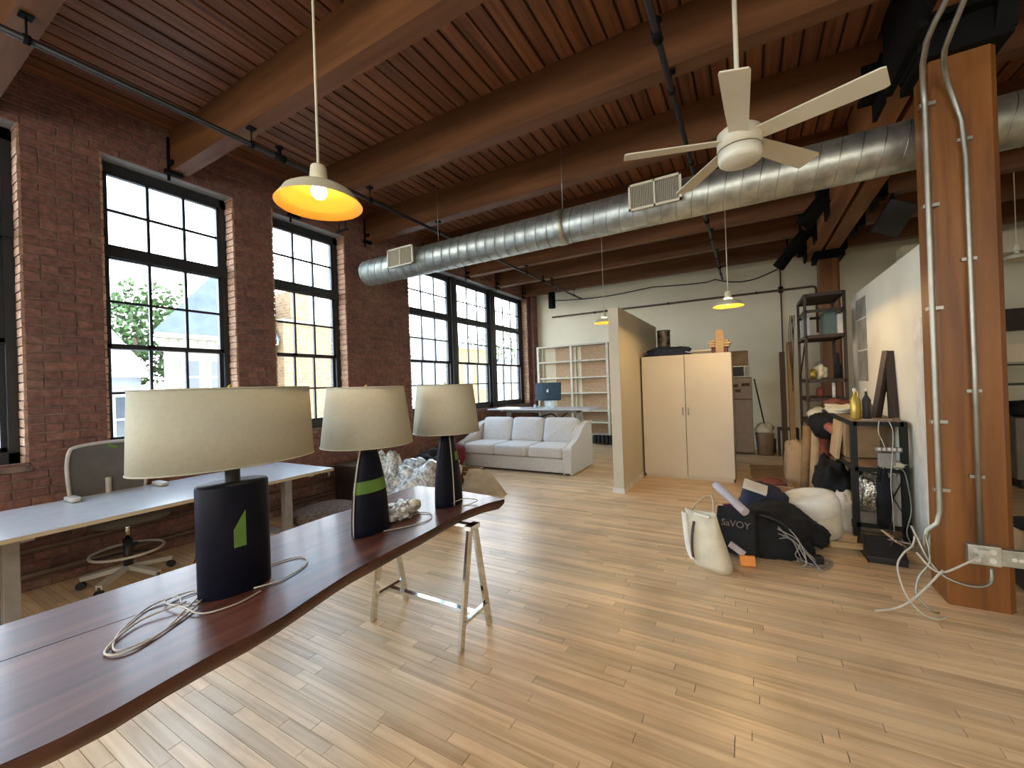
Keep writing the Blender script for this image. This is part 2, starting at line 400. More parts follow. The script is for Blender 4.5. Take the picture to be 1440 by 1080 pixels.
M['trunk'] = plain('trunk', (.12, .08, .05), .9)
def facade_brick(name, a, b_, mort, sc):
    m, nt, b = new(name); N = nt.nodes; L = nt.links
    g = N.new('ShaderNodeNewGeometry'); sp = N.new('ShaderNodeSeparateXYZ'); L.new(g.outputs['Position'], sp.inputs[0])
    ad = N.new('ShaderNodeMath'); L.new(sp.outputs[0], ad.inputs[0]); L.new(sp.outputs[1], ad.inputs[1])
    cb = N.new('ShaderNodeCombineXYZ'); L.new(ad.outputs[0], cb.inputs[0]); L.new(sp.outputs[2], cb.inputs[1])
    br = N.new('ShaderNodeTexBrick'); L.new(cb.outputs[0], br.inputs['Vector']); br.inputs['Scale'].default_value = sc
    br.inputs['Color1'].default_value = (*a, 1); br.inputs['Color2'].default_value = (*b_, 1); br.inputs['Mortar'].default_value = (*mort, 1)
    br.inputs['Mortar Size'].default_value = .02
    L.new(br.outputs[0], b.inputs['Base Color']); b.inputs['Roughness'].default_value = .9
    return m
M['tanbrick'] = facade_brick('tan_brick', (.19, .12, .06), (.12, .07, .035), (.20, .16, .10), 2.2)
M['yellowbrick'] = facade_brick('yellow_brick', (.21, .13, .04), (.17, .10, .033), (.21, .155, .085), 2.2)

# ---------------------------------------------------------------- unit meshes for pieces
def unit_box(name, mat, ch=.0):
    b = MB()
    if ch: # front (+x) face slightly smaller than the body
        k = 1-ch
        P = [(-.5, -.5, -.5), (-.5, .5, -.5), (-.5, .5, .5), (-.5, -.5, .5), (.25, -.5, -.5), (.25, .5, -.5), (.25, .5, .5), (.25, -.5, .5),
             (.5, -.5*k, -.5*k*.9), (.5, .5*k, -.5*k*.9), (.5, .5*k, .5*k*.9), (.5, -.5*k, .5*k*.9)]
        b.v = [Vector(p) for p in P]
        b.f = [(0, 3, 2, 1), (8, 9, 10, 11)] + [(i, (i+1) % 4, 4+(i+1) % 4, 4+i) for i in range(4)] + [(4+i, 4+(i+1) % 4, 8+(i+1) % 4, 8+i) for i in range(4)]
        b.sm = [False]*len(b.f)
    else: b.obox((0, 0, 0), (1, 1, 1))
    me = D.meshes.new(name); me.from_pydata([tuple(v) for v in b.v], [], b.f); me.materials.append(mat); me.update()
    return me, b
def bake(unit, items, name, mat, parent, vrand=True):
    """join many scaled unit pieces into one stuff mesh; items = (loc, scale, rot)"""
    vs = []; fs = []; rn = []
    for loc, sc, rot in items:
        R = Matrix.Rotation(rot[0], 3, 'X') if rot else None
        n = len(vs); rr = random.random()
        for v in unit.v:
            q = Vector((v.x*sc[0], v.y*sc[1], v.z*sc[2]))
            if R: q = R @ q
            vs.append((q.x+loc[0], q.y+loc[1], q.z+loc[2]))
        for f in unit.f: fs.append(tuple(n+i for i in f)); rn.append(rr)
    me = D.meshes.new(name); me.from_pydata(vs, [], fs); me.materials.append(mat)
    at = me.attributes.new('rnd', 'FLOAT', 'FACE'); at.data.foreach_set('value', rn); me.update()
    o = D.objects.new(name, me); C.objects.link(o); o.parent = parent; o['kind'] = 'stuff'
    return o
def visible_size(loc, sc):
    p = proj(loc)
    if p is None or p[0] < -20 or p[0] > 1460 or p[1] < -20 or p[1] > 1100: return 0
    return sqrt(sc[0]*sc[0]+sc[1]*sc[1]+sc[2]*sc[2])/p[2]**2

# ================================================================ SETTING
WX = -5.17         # brick face
FY = 10.40         # far wall
CZ = 4.32          # underside of planks
XR = 6.4; YB = -4.1
# floor
fl = struct(MB().box(WX-.35, XR+.1, YB-.1, FY+.1, -.25, -.014).build('floor', M['subfloor']))
bme, bun = unit_box('floor_board', M['floor'])
rnd = random.Random(3)
items = []
bw = .061; y = -.55; row = 0
while y < FY:
    x = WX-.01 - rnd.random()*1.0
    xe = 5.2
    while x < xe:
        ln = rnd.choice((.35, .5, .62, .75, .9, 1.1, 1.35, 1.6, 2.0))*rnd.uniform(.85, 1.15)
        x0 = max(x, WX); x1 = min(x+ln, xe)
        if x1-x0 > .05:
            items.append((((x0+x1)/2, y+bw/2, -.007+rnd.uniform(-.0006, .0006)), (x1-x0-.003, bw-.0022, .014), None))
        x += ln
    y += bw; row += 1
def fl_size(it):
    l = it[0]; p = proj(l)
    if p is None or not (-60 < p[0] < 1500 and 560 < p[1] < 1140): return 0
    if -2.35 < l[0]-0.0 < -1.0 and False: return 0
    # hidden below the slab table
    t = (1.55-.77)/1.55; hx, hy = l[0]*t, l[1]*t
    if -2.3 < hx < -1.45 and hy < 2.45: return 0
    return it[1][0]/p[2]**2
items.sort(key=fl_size, reverse=True)
for loc, sc, r in items[:300]: piece('floor_board', bme, loc, sc, fl)
bake(bun, items[300:], 'floor_board', M['floor'], fl)

# brick wall backing with window openings
ZS, ZT = 1.03, 3.87
wl = MB()
X0, X1 = WX-.36, WX-.006
wl.box(X0, X1, YB, FY+.05, -.2, ZS); wl.box(X0, X1, YB, FY+.05, ZT, CZ+.25)
ys = [YB]+[v for ab in OPEN for v in ab]+[FY+.05]
for i in range(0, len(ys), 2): wl.box(X0, X1, ys[i], ys[i+1], ZS, ZT)
wall_left = struct(wl.build('wall_left', M['mortar']))
# bricks, running bond with header rows every sixth course
kme, kun = unit_box('brick', M['brick'], .05)
items = []
ch = .0755; z = 0.0; c = 0
def blocked(z0, z1):
    zc = (z0+z1)/2
    return ZS < zc < ZT
rb = random.Random(11)
while z < CZ-.01:
    hdr = (c % 6 == 5); bl = .105 if hdr else .208
    off = (0 if c % 2 else bl/2)
    segs = []
    if blocked(z, z+ch):
        e_ = [.35]+[v for ab in OPEN[1:] for v in ab]+[FY]
        e_ = [max(v, .35) for v in e_]
        segs = [(e_[i], e_[i+1]) for i in range(0, len(e_), 2) if e_[i+1]-e_[i] > .03]
    else: segs = [(.35, FY)]
    for a, b in segs:
        y = a-off if c % 2 == 0 else a
        while y < b:
            y0, y1 = max(y, a), min(y+bl, b)
            if y1-y0 > .035:
                items.append(((WX-.009, (y0+y1)/2, z+ch/2+rb.uniform(-.002, .002)), (.018+rb.uniform(0, .007), y1-y0-.009, ch-.011), (rb.uniform(-.012, .012),)))
            y += bl
    z += ch; c += 1
def br_size(it):
    l = it[0]; p = proj(l)
    if p is None or not (0 < p[0] < 1440 and 0 < p[1] < 1080): return 0
    if 0.9 < l[2] < 1.0 or l[2] < .9: return 0
    return it[1][1]/p[2]**2
items.sort(key=br_size, reverse=True)
for loc, sc, r in items[:300]: piece('brick', kme, loc, sc, wall_left, (r[0], 0, 0))
bake(kun, items[300:], 'brick', M['brick'], wall_left)
# pale bricks of the window reveals (cut ends turned into the openings)
jm, jun = unit_box('jamb_brick', M['jamb'])
items = []
for (a, b) in OPEN[1:]:
    for ye, sg in ((a, 1), (b, -1)):
        z = ZS; k = 0
        while z < ZT-.02:
            d = .16 if k % 2 else .15
            items.append(((WX-.006-d/2+rb.uniform(.0, .008), ye+sg*.004, z+ch/2), (d, .014+rb.uniform(0, .01), ch-.011), (0,)))
            z += ch; k += 1
bake(jun, items, 'jamb_brick', M['jamb'], wall_left)
# sloped sills
for (a, b) in OPEN[1:]:
    MB().box(WX-.17, WX+.012, a-.02, b+.02, ZS-.05, ZS-.002).build('sill', M['mortar'], wall_left)
    MB().box(WX-.17, WX-.01, a, b, ZT-.02, ZT+.002).build('lintel', M['greypaint'], wall_left)

# far wall, right wall, back wall, ceiling roof
wf = struct(MB().box(WX-.35, XR+.1, FY, FY+.2, -.2, CZ+.3).build('wall_back', M['white']))
struct(MB().box(XR, XR+.2, YB, FY+.2, -.2, CZ+.3).build('wall_right', M['white']))
struct(MB().box(WX-.35, XR+.2, YB-.2, YB, -.2, CZ+.3).build('wall_front', M['white']))
ce = struct(MB().box(WX-.36, XR+.2, YB-.2, FY+.2, CZ+.012, CZ+.3).build('ceiling', M['groove']))
pme, pun = unit_box('plank', M['plank'])
rp_ = random.Random(5)
items = []
pw = .1375; x = WX+.004
BY = [-3.14, -1.84, -.54, .76, 2.07, 3.385, 4.60, 5.94, 7.27, 8.48, 9.82]
while x < XR:
    cuts = [-4.1]+sorted(rp_.sample([b for b in BY[2:]], 3))+[FY]
    for a, b in zip(cuts[:-1], cuts[1:]):
        items.append(((x+pw/2, (a+b)/2, CZ+.006+rp_.uniform(-.003, .003)), (pw-.022, b-a-.004, .022), None))
    x += pw
for loc, sc, r in items: piece('plank', pme, loc, sc, ce)
# beams
BZ0 = 3.90
bmu, _ = unit_box('beam', M['beam'])
GX0, GX1 = 1.04, 1.52
for y in BY:
    piece('beam', bmu, ((WX+GX0)/2+.02, y, (BZ0+CZ)/2), (GX0-WX+.02, .145, CZ-BZ0), ce)
    piece('beam', bmu, ((XR+GX1)/2, y, (BZ0+CZ)/2), (XR-GX1, .145, CZ-BZ0), ce)
# twin girder on the columns
for x0, x1 in ((GX0, GX0+.215), (GX1-.215, GX1)):
    MB().box(x0, x1, YB, FY, 3.86, CZ+.01).build('girder', M['girder'], ce, bevel=.008)
# iron straps where beams enter the brick wall and meet the girder
for y in BY[3:]:
    st = MB(); st.box(WX, WX+.012, y-.10, y-.075, 3.80, 4.25); st.box(WX, WX+.10, y-.10, y-.074, 3.95, 3.99); st.box(WX, WX+.05, y-.13, y+.02, 3.86, 3.9)
    st.build('beam_strap', M['iron'], ce)
    h = MB(); h.box(GX0-.14, GX0+.004, y-.095, y+.095, BZ0-.03, BZ0); h.box(GX0-.14, GX0, y-.095, y-.074, BZ0-.03, BZ0+.22); h.box(GX0-.14, GX0, y+.074, y+.095, BZ0-.03, BZ0+.22)
    h.box(GX0-.03, GX0, y-.15, y+.15, BZ0-.16, BZ0+.25)
    h.build('beam_hanger', M['iron'], ce)
    h = MB(); h.box(GX1-.004, GX1+.14, y-.095, y+.095, BZ0-.03, BZ0); h.box(GX1, GX1+.14, y-.095, y-.074, BZ0-.03, BZ0+.22); h.box(GX1, GX1+.03, y-.15, y+.15, BZ0-.16, BZ0+.25)
    h.build('beam_hanger', M['iron'], ce)

# windows
def window(n, y0, y1, gy0, gy1):
    """one double-hung unit with a two-row transom on top; gy = glass edges"""
    XF, XB = -5.335, -5.43; G = -5.385
    w = struct(MB().box(XB-.02, XF-.03, y0, y1, ZS, ZS+.06).build('window_%d' % n, M['frame']))
    GT, GB = 3.75, 1.16
    f = MB(); f.box(XB, XF, y0, gy0-.035, ZS, ZT); f.box(XB, XF, gy1+.035, y1, ZS, ZT); f.box(XB, XF, y0, y1, GT, ZT); f.box(XB, XF, y0, y1, ZS, GB-.03)
    f.build('frame', M['frame'], w)
    MB().box(XB, XF+.02, y0, y1, 2.93, 3.04).build('transom_rail', M['frame'], w)
    for za, zb, dx in ((3.04, GT, 0), (2.07, 2.93, 0), (GB, 2.05, -.03)):
        # sash
        s = MB(); gx = G+dx+.012
        s.box(gx-.025, gx+.025, gy0-.04, gy0, za-.02, zb+.02); s.box(gx-.025, gx+.025, gy1, gy1+.04, za-.02, zb+.02)
        s.box(gx-.025, gx+.025, gy0-.04, gy1+.04, za-.03, za+.015); s.box(gx-.025, gx+.025, gy0-.04, gy1+.04, zb-.012, zb+.03)
        s.build('sash', M['frame'], w)
        wq = (gy1-gy0)/3; zm = (za+zb)/2
        for k in (1, 2): MB().box(gx-.014, gx+.014, gy0+wq*k-.013, gy0+wq*k+.013, za, zb).build('muntin', M['frame'], w)
        MB().box(gx-.012, gx+.012, gy0, gy1, zm-.012, zm+.012).build('muntin', M['frame'], w)
        for k in range(3):
            for a, b in ((za, zm), (zm, zb)):
                MB().box(gx-.003, gx+.001, gy0+wq*k+.002, gy0+wq*(k+1)-.002, a+.002, b-.002).build('pane', M['glass'], w)
    if n > 1:
        MB().box(G+.03, G+.055, (gy0+gy1)/2-.2, (gy0+gy1)/2-.14, 2.055, 2.085).build('sash_lock', M['iron'], w)
window(1, -.15, .96, -.05, .85)
window(2, 1.455, 2.60, 1.55, 2.50)
window(3, 3.05, 4.13, 3.15, 4.02)
window(4, 5.44, 6.90, 5.60, 6.74)
window(5, 6.90, 8.40, 7.09, 8.22)
window(6, 8.40, 9.95, 8.62, 9.76)
window(7, -3.3, -2.2, -3.2, -2.3)
for ym in (6.90, 8.40):
    struct(MB().box(-5.42, -5.29, ym-.07, ym+.07, ZS, ZT).build('trim_1', M['frame'], bevel=.01))

# corner brick return against the far wall
cb = MB()
cb.box(WX, WX+.09, FY-.30, FY, 0, 4.3)
cornr = struct(cb.build('trim_2', M['mortar']))
items = []; z = 0; k = 0
while z < 4.3:
    items.append(((WX+.046, FY-.155, z+ch/2), (.105+rb.uniform(0, .008), .30-.006, ch-.011), (0,)))
    z += ch; k += 1
bake(kun, items, 'brick', M['brick'], cornr)

# partition beside the wardrobe
p = struct(MB().box(-1.68, -1.54, 5.69, 8.4, 0, 2.58).build('wall_partition', M['tanwall']))
bb = MB(); bb.box(-1.54, -1.525, 5.68, 6.86, 0, .07); bb.box(-1.695, -1.525, 5.675, 5.69, 0, .07); bb.box(-1.695, -1.68, 5.68, 8.4, 0, .07)
bb.build('baseboard', M['base'], p)
# long partition on the right
p2 = struct(MB().box(1.27, 1.39, 4.62, 7.35, 0, 2.61).build('wall_divider', M['greywall']))
MB().box(1.262, 1.40, 4.585, 4.62, 0, 2.61).build('end_trim', M['trimwood'], p2)
MB().box(1.262, 1.27, 4.62, 7.35, 0, .09).build('baseboard', M['base'], p2)
MB().box(1.255, 1.27, 4.70, 4.86, .02, 2.0).build('wall_strip', M['base'], p2)
struct(MB().box(WX, XR, FY-.015, FY, 0, .10).build('baseboard_back', M['base']))
# heating pipes low on the brick wall
hp = thing('heating_pipe', 'pair of dark heating pipes running low along the brick wall', 'pipe', (WX+.08, .35, 0))
for z, r in ((.14, .025), (.34, .018)):
    MB().cyl((WX+.075, .35, z), (WX+.075, 8.6, z), r, 10).build('pipe', M['brownpipe'], hp)
for y in (.8, 2.8, 4.8, 6.8): MB().box(WX+.012, WX+.08, y-.01, y+.01, .10, .38).build('bracket', M['iron'], hp)

# ================================================================ COLUMNS
def column(x0, x1, y0, y1, z1, label):
    t = thing('timber_column', label, 'column', ((x0+x1)/2, (y0+y1)/2, 0))
    c = .035
    MB().prism([(x0+.01, y0), (x1-c, y0), (x1, y0+c), (x1, y1-c), (x1-c, y1), (x0+c, y1), (x0, y1-c), (x0, y0+.01)], 0, z1).build('post', M['column'], t)
    return t
cx0, cx1, cy0, cy1 = 1.10, 1.42, 3.79, 4.11
co = column(cx0, cx1, cy0, cy1, 3.62, 'thick orange-brown timber column with chamfered edges at the right')
cap = MB(); cap.box(cx0-.05, cx1+.05, cy0-.06, cy1+.06, 3.60, 3.66)
cap.prism([(cy0-.02, 3.66), (cy1+.02, 3.66), (cy1+.14, 3.86), (cy0-.10, 3.86)], cx0-.06, cx0+.02, 'x')
cap.prism([(cy0-.02, 3.66), (cy1+.02, 3.66), (cy1+.14, 3.86), (cy0-.10, 3.86)], cx1-.02, cx1+.08, 'x')
cap.box(cx0-.06, cx1+.10, cy0-.10, cy1+.14, 3.82, 3.862); cap.box(cx0-.05, cx1+.05, cy0-.02, cy1+.02, 3.66, 3.82)
cap.build('iron_cap', M['iron'], co)
pl = MB(); pl.box(GX0-.05, GX0-.002, 3.55, 4.30, 3.70, 4.28); pl.build('iron_plate', M['iron'], co)
fc = column(1.22, 1.53, 9.72, 10.03, 3.72, 'far timber column standing before the white end wall')
MB().box(1.15, 1.60, 9.6, 10.15, 3.72, 3.86).build('iron_cap', M['iron'], fc)

# ================================================================ DUCT
DY, DZ, DR = 4.40, 3.326, .188
du = thing('air_duct', 'long round galvanised spiral duct hanging under the beams', 'duct', (-2, DY, DZ))
MB().cyl((-4.98, DY, DZ), (6.3, DY, DZ), DR, 40).build('duct_pipe', M['galv'], du)
mb = MB(); Rr = Matrix.Rotation(pi/2, 3, 'Y')
tor = []
for k in range(41):
    t = 2*pi*k/40; tor.append(Vector((sin(t)*.035, cos(t)*(DR+.0005), sin(t)*(DR+.0005))))
mb.tube(tor[:-1], .0035, 5, closed=True)
o0 = mb.build('seam', M['galv2']); sm = o0.data; D.objects.remove(o0)
x = -4.92
while x < 6.3:
    o = D.objects.new('seam', sm); o.parent = du; o.location = Vector((x, DY, DZ))-du.location; C.objects.link(o); x += .137
for x in (-1.78, 3.2):
    MB().cyl((x-.055, DY, DZ), (x+.055, DY, DZ), DR+.008, 40).build('coupling', M['galv'], du)
    MB().cyl((x, DY, DZ+DR), (x, DY, CZ), .005, 6).build('hanger_rod', M['conduit'], du)
for x in (-3.6,):
    MB().cyl((x, DY, DZ+DR), (x, DY, CZ), .004, 6).build('hanger_rod', M['conduit'], du)
def register(x0, x1, lab):
    t = thing('duct_register', lab, 'vent', ((x0+x1)/2, DY-DR, 3.36))
    z0, z1, yf = 3.235, 3.495, DY-.225
    f = MB(); w = .022
    f.box(x0, x1, yf-.006, yf+.01, z1-w, z1); f.box(x0, x1, yf-.006, yf+.01, z0, z0+w); f.box(x0, x0+w, yf-.006, yf+.01, z0, z1); f.box(x1-w, x1, yf-.006, yf+.01, z0, z1)
    xm = (x0+x1)/2; f.box(xm-.008, xm+.008, yf-.006, yf+.01, z0, z1); f.build('register_frame', M['fanwhite'], t)
    c = MB(); c.box(x0+.015, x1-.015, yf+.008, DY-.05, z0+.012, z0+.02); c.box(x0+.015, x1-.015, yf+.008, DY-.05, z1-.02, z1-.012)
    c.box(x0+.015, x0+.022, yf+.008, DY-.05, z0+.015, z1-.015); c.box(x1-.022, x1-.015, yf+.008, DY-.05, z0+.015, z1-.015); c.build('collar', M['galv'], t)
    MB().box(x0+.02, x1-.02, yf+.03, yf+.034, z0+.02, z1-.02).build('damper_plate', M['greypaint'], t)
    n = 26
    for k in range(n):
        x = x0+w+(x1-x0-2*w)*(k+.5)/n
        MB().box(x-.0012, x+.0012, yf, yf+.02, z0+w, z1-w).build('fin', M['fanwhite'], t)
register(-4.34, -3.86, 'white two-panel duct register nearest the brick wall')
register(-.985, -.49, 'white two-panel duct register below the ceiling fan blades')

# ================================================================ SPRINKLER PIPES
def sprinkler(x, z, y0, lab, tees=(), grp=None):
    t = thing('sprinkler_pipe', lab, 'pipe', (x, y0, z))
    MB().cyl((x, y0, z), (x, FY-.05, z), .021, 12).build('pipe', M['pipe'], t)
    for y in BY:
        if y > y0+.1:
            h = MB(); h.cyl((x, y-.02, z), (x, y-.02, 3.89), .006, 6); h.cyl((x, y-.035, z), (x, y-.005, z), .029, 12); h.box(x-.03, x+.03, y-.05, y+.01, 3.885, 3.905)
            h.build('hanger', M['iron'], t)
    for y in tees:
        h = MB(); h.cyl((x, y-.05, z), (x, y+.05, z), .032, 12); h.cyl((x, y, z), (x, y, z+.09), .018, 10); h.cyl((x, y, z+.09), (x, y, z+.10), .035, 12)
        h.build('sprinkler_head', M['iron'], t)
    return t
sprinkler(-3.74, 3.75, .1, 'black sprinkler pipe crossing the bays near the brick wall', (2.3, 5.1, 8.0))
sprinkler(-.44, 3.75, 1.2, 'black sprinkler pipe passing above the ceiling fan blades', (2.78, 6.4, 9.2))
ep = thing('wall_pipe', 'brown pipe running level across the white end wall', 'pipe', (-4.6, FY-.05, 3.36))
MB().tube([(-4.6, FY-.05, 3.36), (1.18, FY-.05, 3.345), (1.22, FY-.05, 3.33), (1.24, FY-.05, 3.28), (1.24, FY-.05, 2.4)], .022, 10).build('pipe', M['brownpipe'], ep)
for x in (-3.4, -1.6, .2): MB().box(x-.01, x+.01, FY-.08, FY, 3.33, 3.38).build('clip', M['iron'], ep)
vc = thing('wall_conduit', 'thin dark conduit dropping down the end wall beside the tall rack', 'conduit', (.635, FY-.03, 1.3))
MB().cyl((.64, FY-.03, 1.3), (.64, FY-.03, 3.86), .014, 8).build('conduit', M['brownpipe'], vc)
MB().box(.60, .68, FY-.06, FY, 3.30, 3.42).build('junction_box', M['iron'], vc)
ec = thing('wall_cable', 'black cable draped along the top of the end wall', 'cable', (-4.6, FY-.06, 3.8))
pts = []
for k in range(31):
    t = k/30; x = -4.5+t*5.1
    sag = -.10*abs(sin(t*pi*2.0)) if t < .75 else -.24*sin((t-.75)*4*pi)
    pts.append((x, FY-.04, 3.80+sag*.7))
MB().tube(pts, .012, 6).build('cable', M['bcord'], ec)
ht = thing('iron_hanger', 'black iron hanger rods under the beam above the brick pier', 'hanger', (-4.35, 3.5, 3.75))
for x in (-4.42, -4.30):
    MB().cyl((x, 3.46, 3.55), (x, 3.46, 3.92), .007, 6).build('rod', M['iron'], ht)
MB().box(-4.46, -4.26, 3.45, 3.47, 3.55, 3.57).build('crossbar', M['iron'], ht)
rb2 = thing('dark_round_box', 'dark cylindrical fitting hanging at the corner by the end wall', 'fixture', (-4.55, 9.3, 3.75))
MB().cyl((-4.35, 9.8, 3.50), (-4.35, 9.8, 3.90), .09, 16).build('drum', M['iron'], rb2)
sp_ = thing('loudspeaker', 'black box loudspeaker tilted under the girder at upper right', 'speaker', (1.72, 7.27, 3.6))
MB().obox((1.72, 7.27, 3.58), (.3, .3, .42), RY(.5) @ RX(.35)).build('cabinet', M['dark'], sp_, bevel=.01)
MB().bar((1.72, 7.27, 3.65), (1.72, 7.27, 3.90), .03).build('bracket', M['iron'], sp_)
for (x, y, z, lab) in ((.80, 6.35, 3.62, 'black spotlight under the girder, nearest the duct'), (.74, 7.6, 3.60, 'black spotlight under the girder, middle one'), (.66, 8.75, 3.66, 'black spotlight under the girder, nearest the end wall')):
    t = thing('spotlight', lab, 'spotlight', (x, y, z))
    MB().cyl((x+.08, y, z+.10), (x-.14, y+.12, z-.16), .085, 16, .10).build('can', M['iron'], t)
    MB().bar((x, y, z), (x, y, 4.05), .03).build('bracket', M['iron'], t)
    MB().box(x-.1, GX0-.002, y-.05, y+.05, 3.98, 4.08).build('mount_arm', M['iron'], t)

# conduits and outlets on the near column
t = thing('column_conduit', 'steel conduit bending down the left edge of the timber column', 'conduit', (1.07, 3.76, .4))
MB().tube([(1.09, 2.2, 3.835), (1.06, 2.9, 3.80), (1.025, 3.25, 3.62), (1.0, 3.33, 3.57), (.99, 3.42, 3.53), (1.02, 3.6, 3.50), (1.05, 3.72, 3.44), (1.065, 3.75, 3.3), (1.065, 3.75, 2.0), (1.065, 3.75, .62), (1.05, 3.75, .54), (1.0, 3.75, .49), (.98, 3.75, .40), (.985, 3.75, .28)], .016, 10).build('pipe', M['conduit'], t)
for z in (3.3, 2.63, 1.95, 1.2, .75): MB().box(1.04, 1.12, 3.755, 3.79, z, z+.022).build('strap', M['conduit'], t)
t = thing('column_conduit', 'steel conduit kinking down the middle of the column to the outlet box', 'conduit', (1.25, 3.76, .4))
MB().tube([(1.2, 2.2, 3.835), (1.15, 2.9, 3.80), (1.10, 3.25, 3.60), (1.085, 3.38, 3.52), (1.09, 3.5, 3.49), (1.12, 3.62, 3.47), (1.17, 3.73, 3.40), (1.235, 3.757, 3.15), (1.25, 3.76, 2.9), (1.252, 3.76, 1.5), (1.25, 3.76, .42)], .015, 10).build('pipe', M['conduit'], t)
for z in (3.02, 2.25, 1.4, .85): MB().box(1.215, 1.285, 3.765, 3.79, z, z+.02).build('strap', M['conduit'], t)
t = thing('outlet_box', 'steel four-gang outlet box with raceway low on the timber column', 'outlet', (1.3, 3.76, .37))
MB().box(1.185, 1.335, 3.735, 3.79, .305, .43).build('box', M['galv'], t, bevel=.004)
MB().box(1.335, 1.52, 3.745, 3.79, .31, .415).build('raceway', M['galv'], t, bevel=.004)
for x in (1.225, 1.295):
    for z in (.34, .395): MB().cyl((x, 3.732, z), (x, 3.737, z), .017, 12).build('socket', M['paper'], t)
for x in (1.39, 1.42, 1.45): MB().cyl((x, 3.742, .36), (x, 3.746, .36), .012, 10).build('socket', M['paper'], t)
MB().obox((1.245, 3.715, .395), (.045, .035, .035)).build('plug', M['wcord'], t)
t = thing('white_power_cords', 'tangle of white power cords at the foot of the timber column', 'cord', (1.05, 3.7, 0))
MB().tube(smooth([(1.245, 3.70, .385), (1.15, 3.66, .33), (1.04, 3.62, .27), (.98, 3.62, .28), (.92, 3.66, .36)]), .0065, 8).build('cord', M['wcord'], t)
MB().tube(smooth([(1.28, 3.72, .30), (1.26, 3.68, .22), (1.18, 3.66, .19), (1.06, 3.66, .22), (.99, 3.7, .30), (.95, 3.74, .42), (.93, 3.78, .5)]), .009, 8).build('cord', M['conduit'], t)
MB().tube(smooth([(.93, 3.72, .45), (.90, 3.66, .40), (.84, 3.60, .36), (.80, 3.56, .28), (.82, 3.5, .14), (.88, 3.48, .05), (.95, 3.5, .012), (1.02, 3.55, .012)]), .0055, 8).build('cord', M['wcord'], t)
MB().tube(smooth([(1.03, 3.62, .28), (.93, 3.56, .17), (.84, 3.52, .08), (.76, 3.50, .03), (.66, 3.46, .012)]), .0065, 8).build('cord', M['wcord'], t)
MB().tube(smooth([(.98, 3.72, .46), (.99, 3.70, .38), (.98, 3.66, .3), (.92, 3.64, .2), (.9, 3.6, .1), (.96, 3.56, .03), (1.0, 3.6, .012)]), .0065, 8).build('cord', M['conduit'], t)

# ================================================================ CEILING FAN
t = thing('ceiling_fan', 'cream five-blade ceiling fan on a long downrod', 'fan', (0, 2.83, 2.9))
fx, fy = -.005, 2.80
MB().cyl((fx, fy, 3.0), (fx, fy, CZ), .0135, 12).build('downrod', M['fanwhite'], t)
MB().lathe([(.03, 3.02), (.10, 3.005), (.118, 2.99), (.12, 2.97), (.12, 2.89)], (fx, fy, 0), 32, cap0=True, cap1=True).build('motor_housing', M['fanwhite'], t)
MB().lathe([(.116, 2.885), (.117, 2.845), (.113, 2.825), (.10, 2.815), (.001, 2.808)], (fx, fy, 0), 32, cap0=True).build('light_cover', M['opal'], t)
for a in (197, 269, 341, 53, 125):
    R = RZ(rad(a)); b = MB()
    tip = .655; r0 = .10
    prof = [(r0, .050, .050), (.30, .058, .058), (tip-.02, .066, .070), (tip, .058, .062)]
    tw = rad(-13)
    n0 = len(b.v)
    for (r, w1, w2) in prof:
        for sgn, w in ((-1, w1), (1, w2)):
            for dz in (-.004, .004):
                yv = sgn*w; q = Vector((r, yv*cos(tw), yv*sin(tw)+dz)); b.v.append(R @ q+Vector((fx, fy, 2.945)))
    for i in range(3):
        o_ = n0+i*4; b.f += [(o_, o_+4, o_+6, o_+2), (o_+1, o_+3, o_+7, o_+5), (o_, o_+1, o_+5, o_+4), (o_+2, o_+6, o_+7, o_+3)]; b.sm += [False]*4
    b.f += [(n0, n0+2, n0+3, n0+1), (n0+12, n0+13, n0+15, n0+14)]; b.sm += [False]*2
    b.build('blade', M['fanwhite'], t)

# ================================================================ PENDANT LAMPS
def pendant(x, y, z, lab, e=18, sc=1.0, lit=True):
    t = thing('pendant_lamp', lab, 'lamp', (x, y, z))
    R = .205*sc
    MB().cyl((x, y, z+.15*sc), (x, y, CZ), .0055, 8).build('rod', M['shadeenamel'], t)
    MB().lathe([(.012, .180), (.030, .176), (.034, .168), (.038, .125), (.045, .098)], (x, y, z), 20, cap0=True).build('socket_cup', M['shadeenamel'], t)
    out = [(.042, .105), (.075, .094), (.13, .080), (.165, .058), (.176, .038), (.180, .034), (.205, 0)]
    MB().lathe([(r*sc, h*sc) for r, h in out], (x, y, z), 48).build('shade_outside', M['shadeenamel'], t)
    MB().lathe([((r-.003)*sc, (h-.004)*sc) for r, h in out[:-1]]+[(.205*sc, 0)], (x, y, z), 48).build('shade_inside', M['shadeglow'] if lit else M['shadeenamel'], t)
    b = MB().lathe([(.001, -.0), (.02, .004), (.032, .02), (.034, .036), (.026, .06), (.016, .085), (.016, .11)], (x, y, z+.03*sc), 20)
    b.build('bulb', M['bulb'] if lit else M['opal'], t)
    if lit: light('bulb_light', 'POINT', (x, y, z+.045), e, (1, .66, .30), radius=.034).parent = None
    return t
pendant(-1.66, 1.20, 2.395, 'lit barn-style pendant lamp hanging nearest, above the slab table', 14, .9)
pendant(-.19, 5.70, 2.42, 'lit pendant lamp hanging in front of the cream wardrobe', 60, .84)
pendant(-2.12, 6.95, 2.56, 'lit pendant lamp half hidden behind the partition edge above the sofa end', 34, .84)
pendant(2.86, 7.4, 2.86, 'small unlit pendant lamp hanging beyond the timber column', 0, .7, False)
for o in [o for o in D.objects if o.name.startswith('bulb_light')]:
    pass

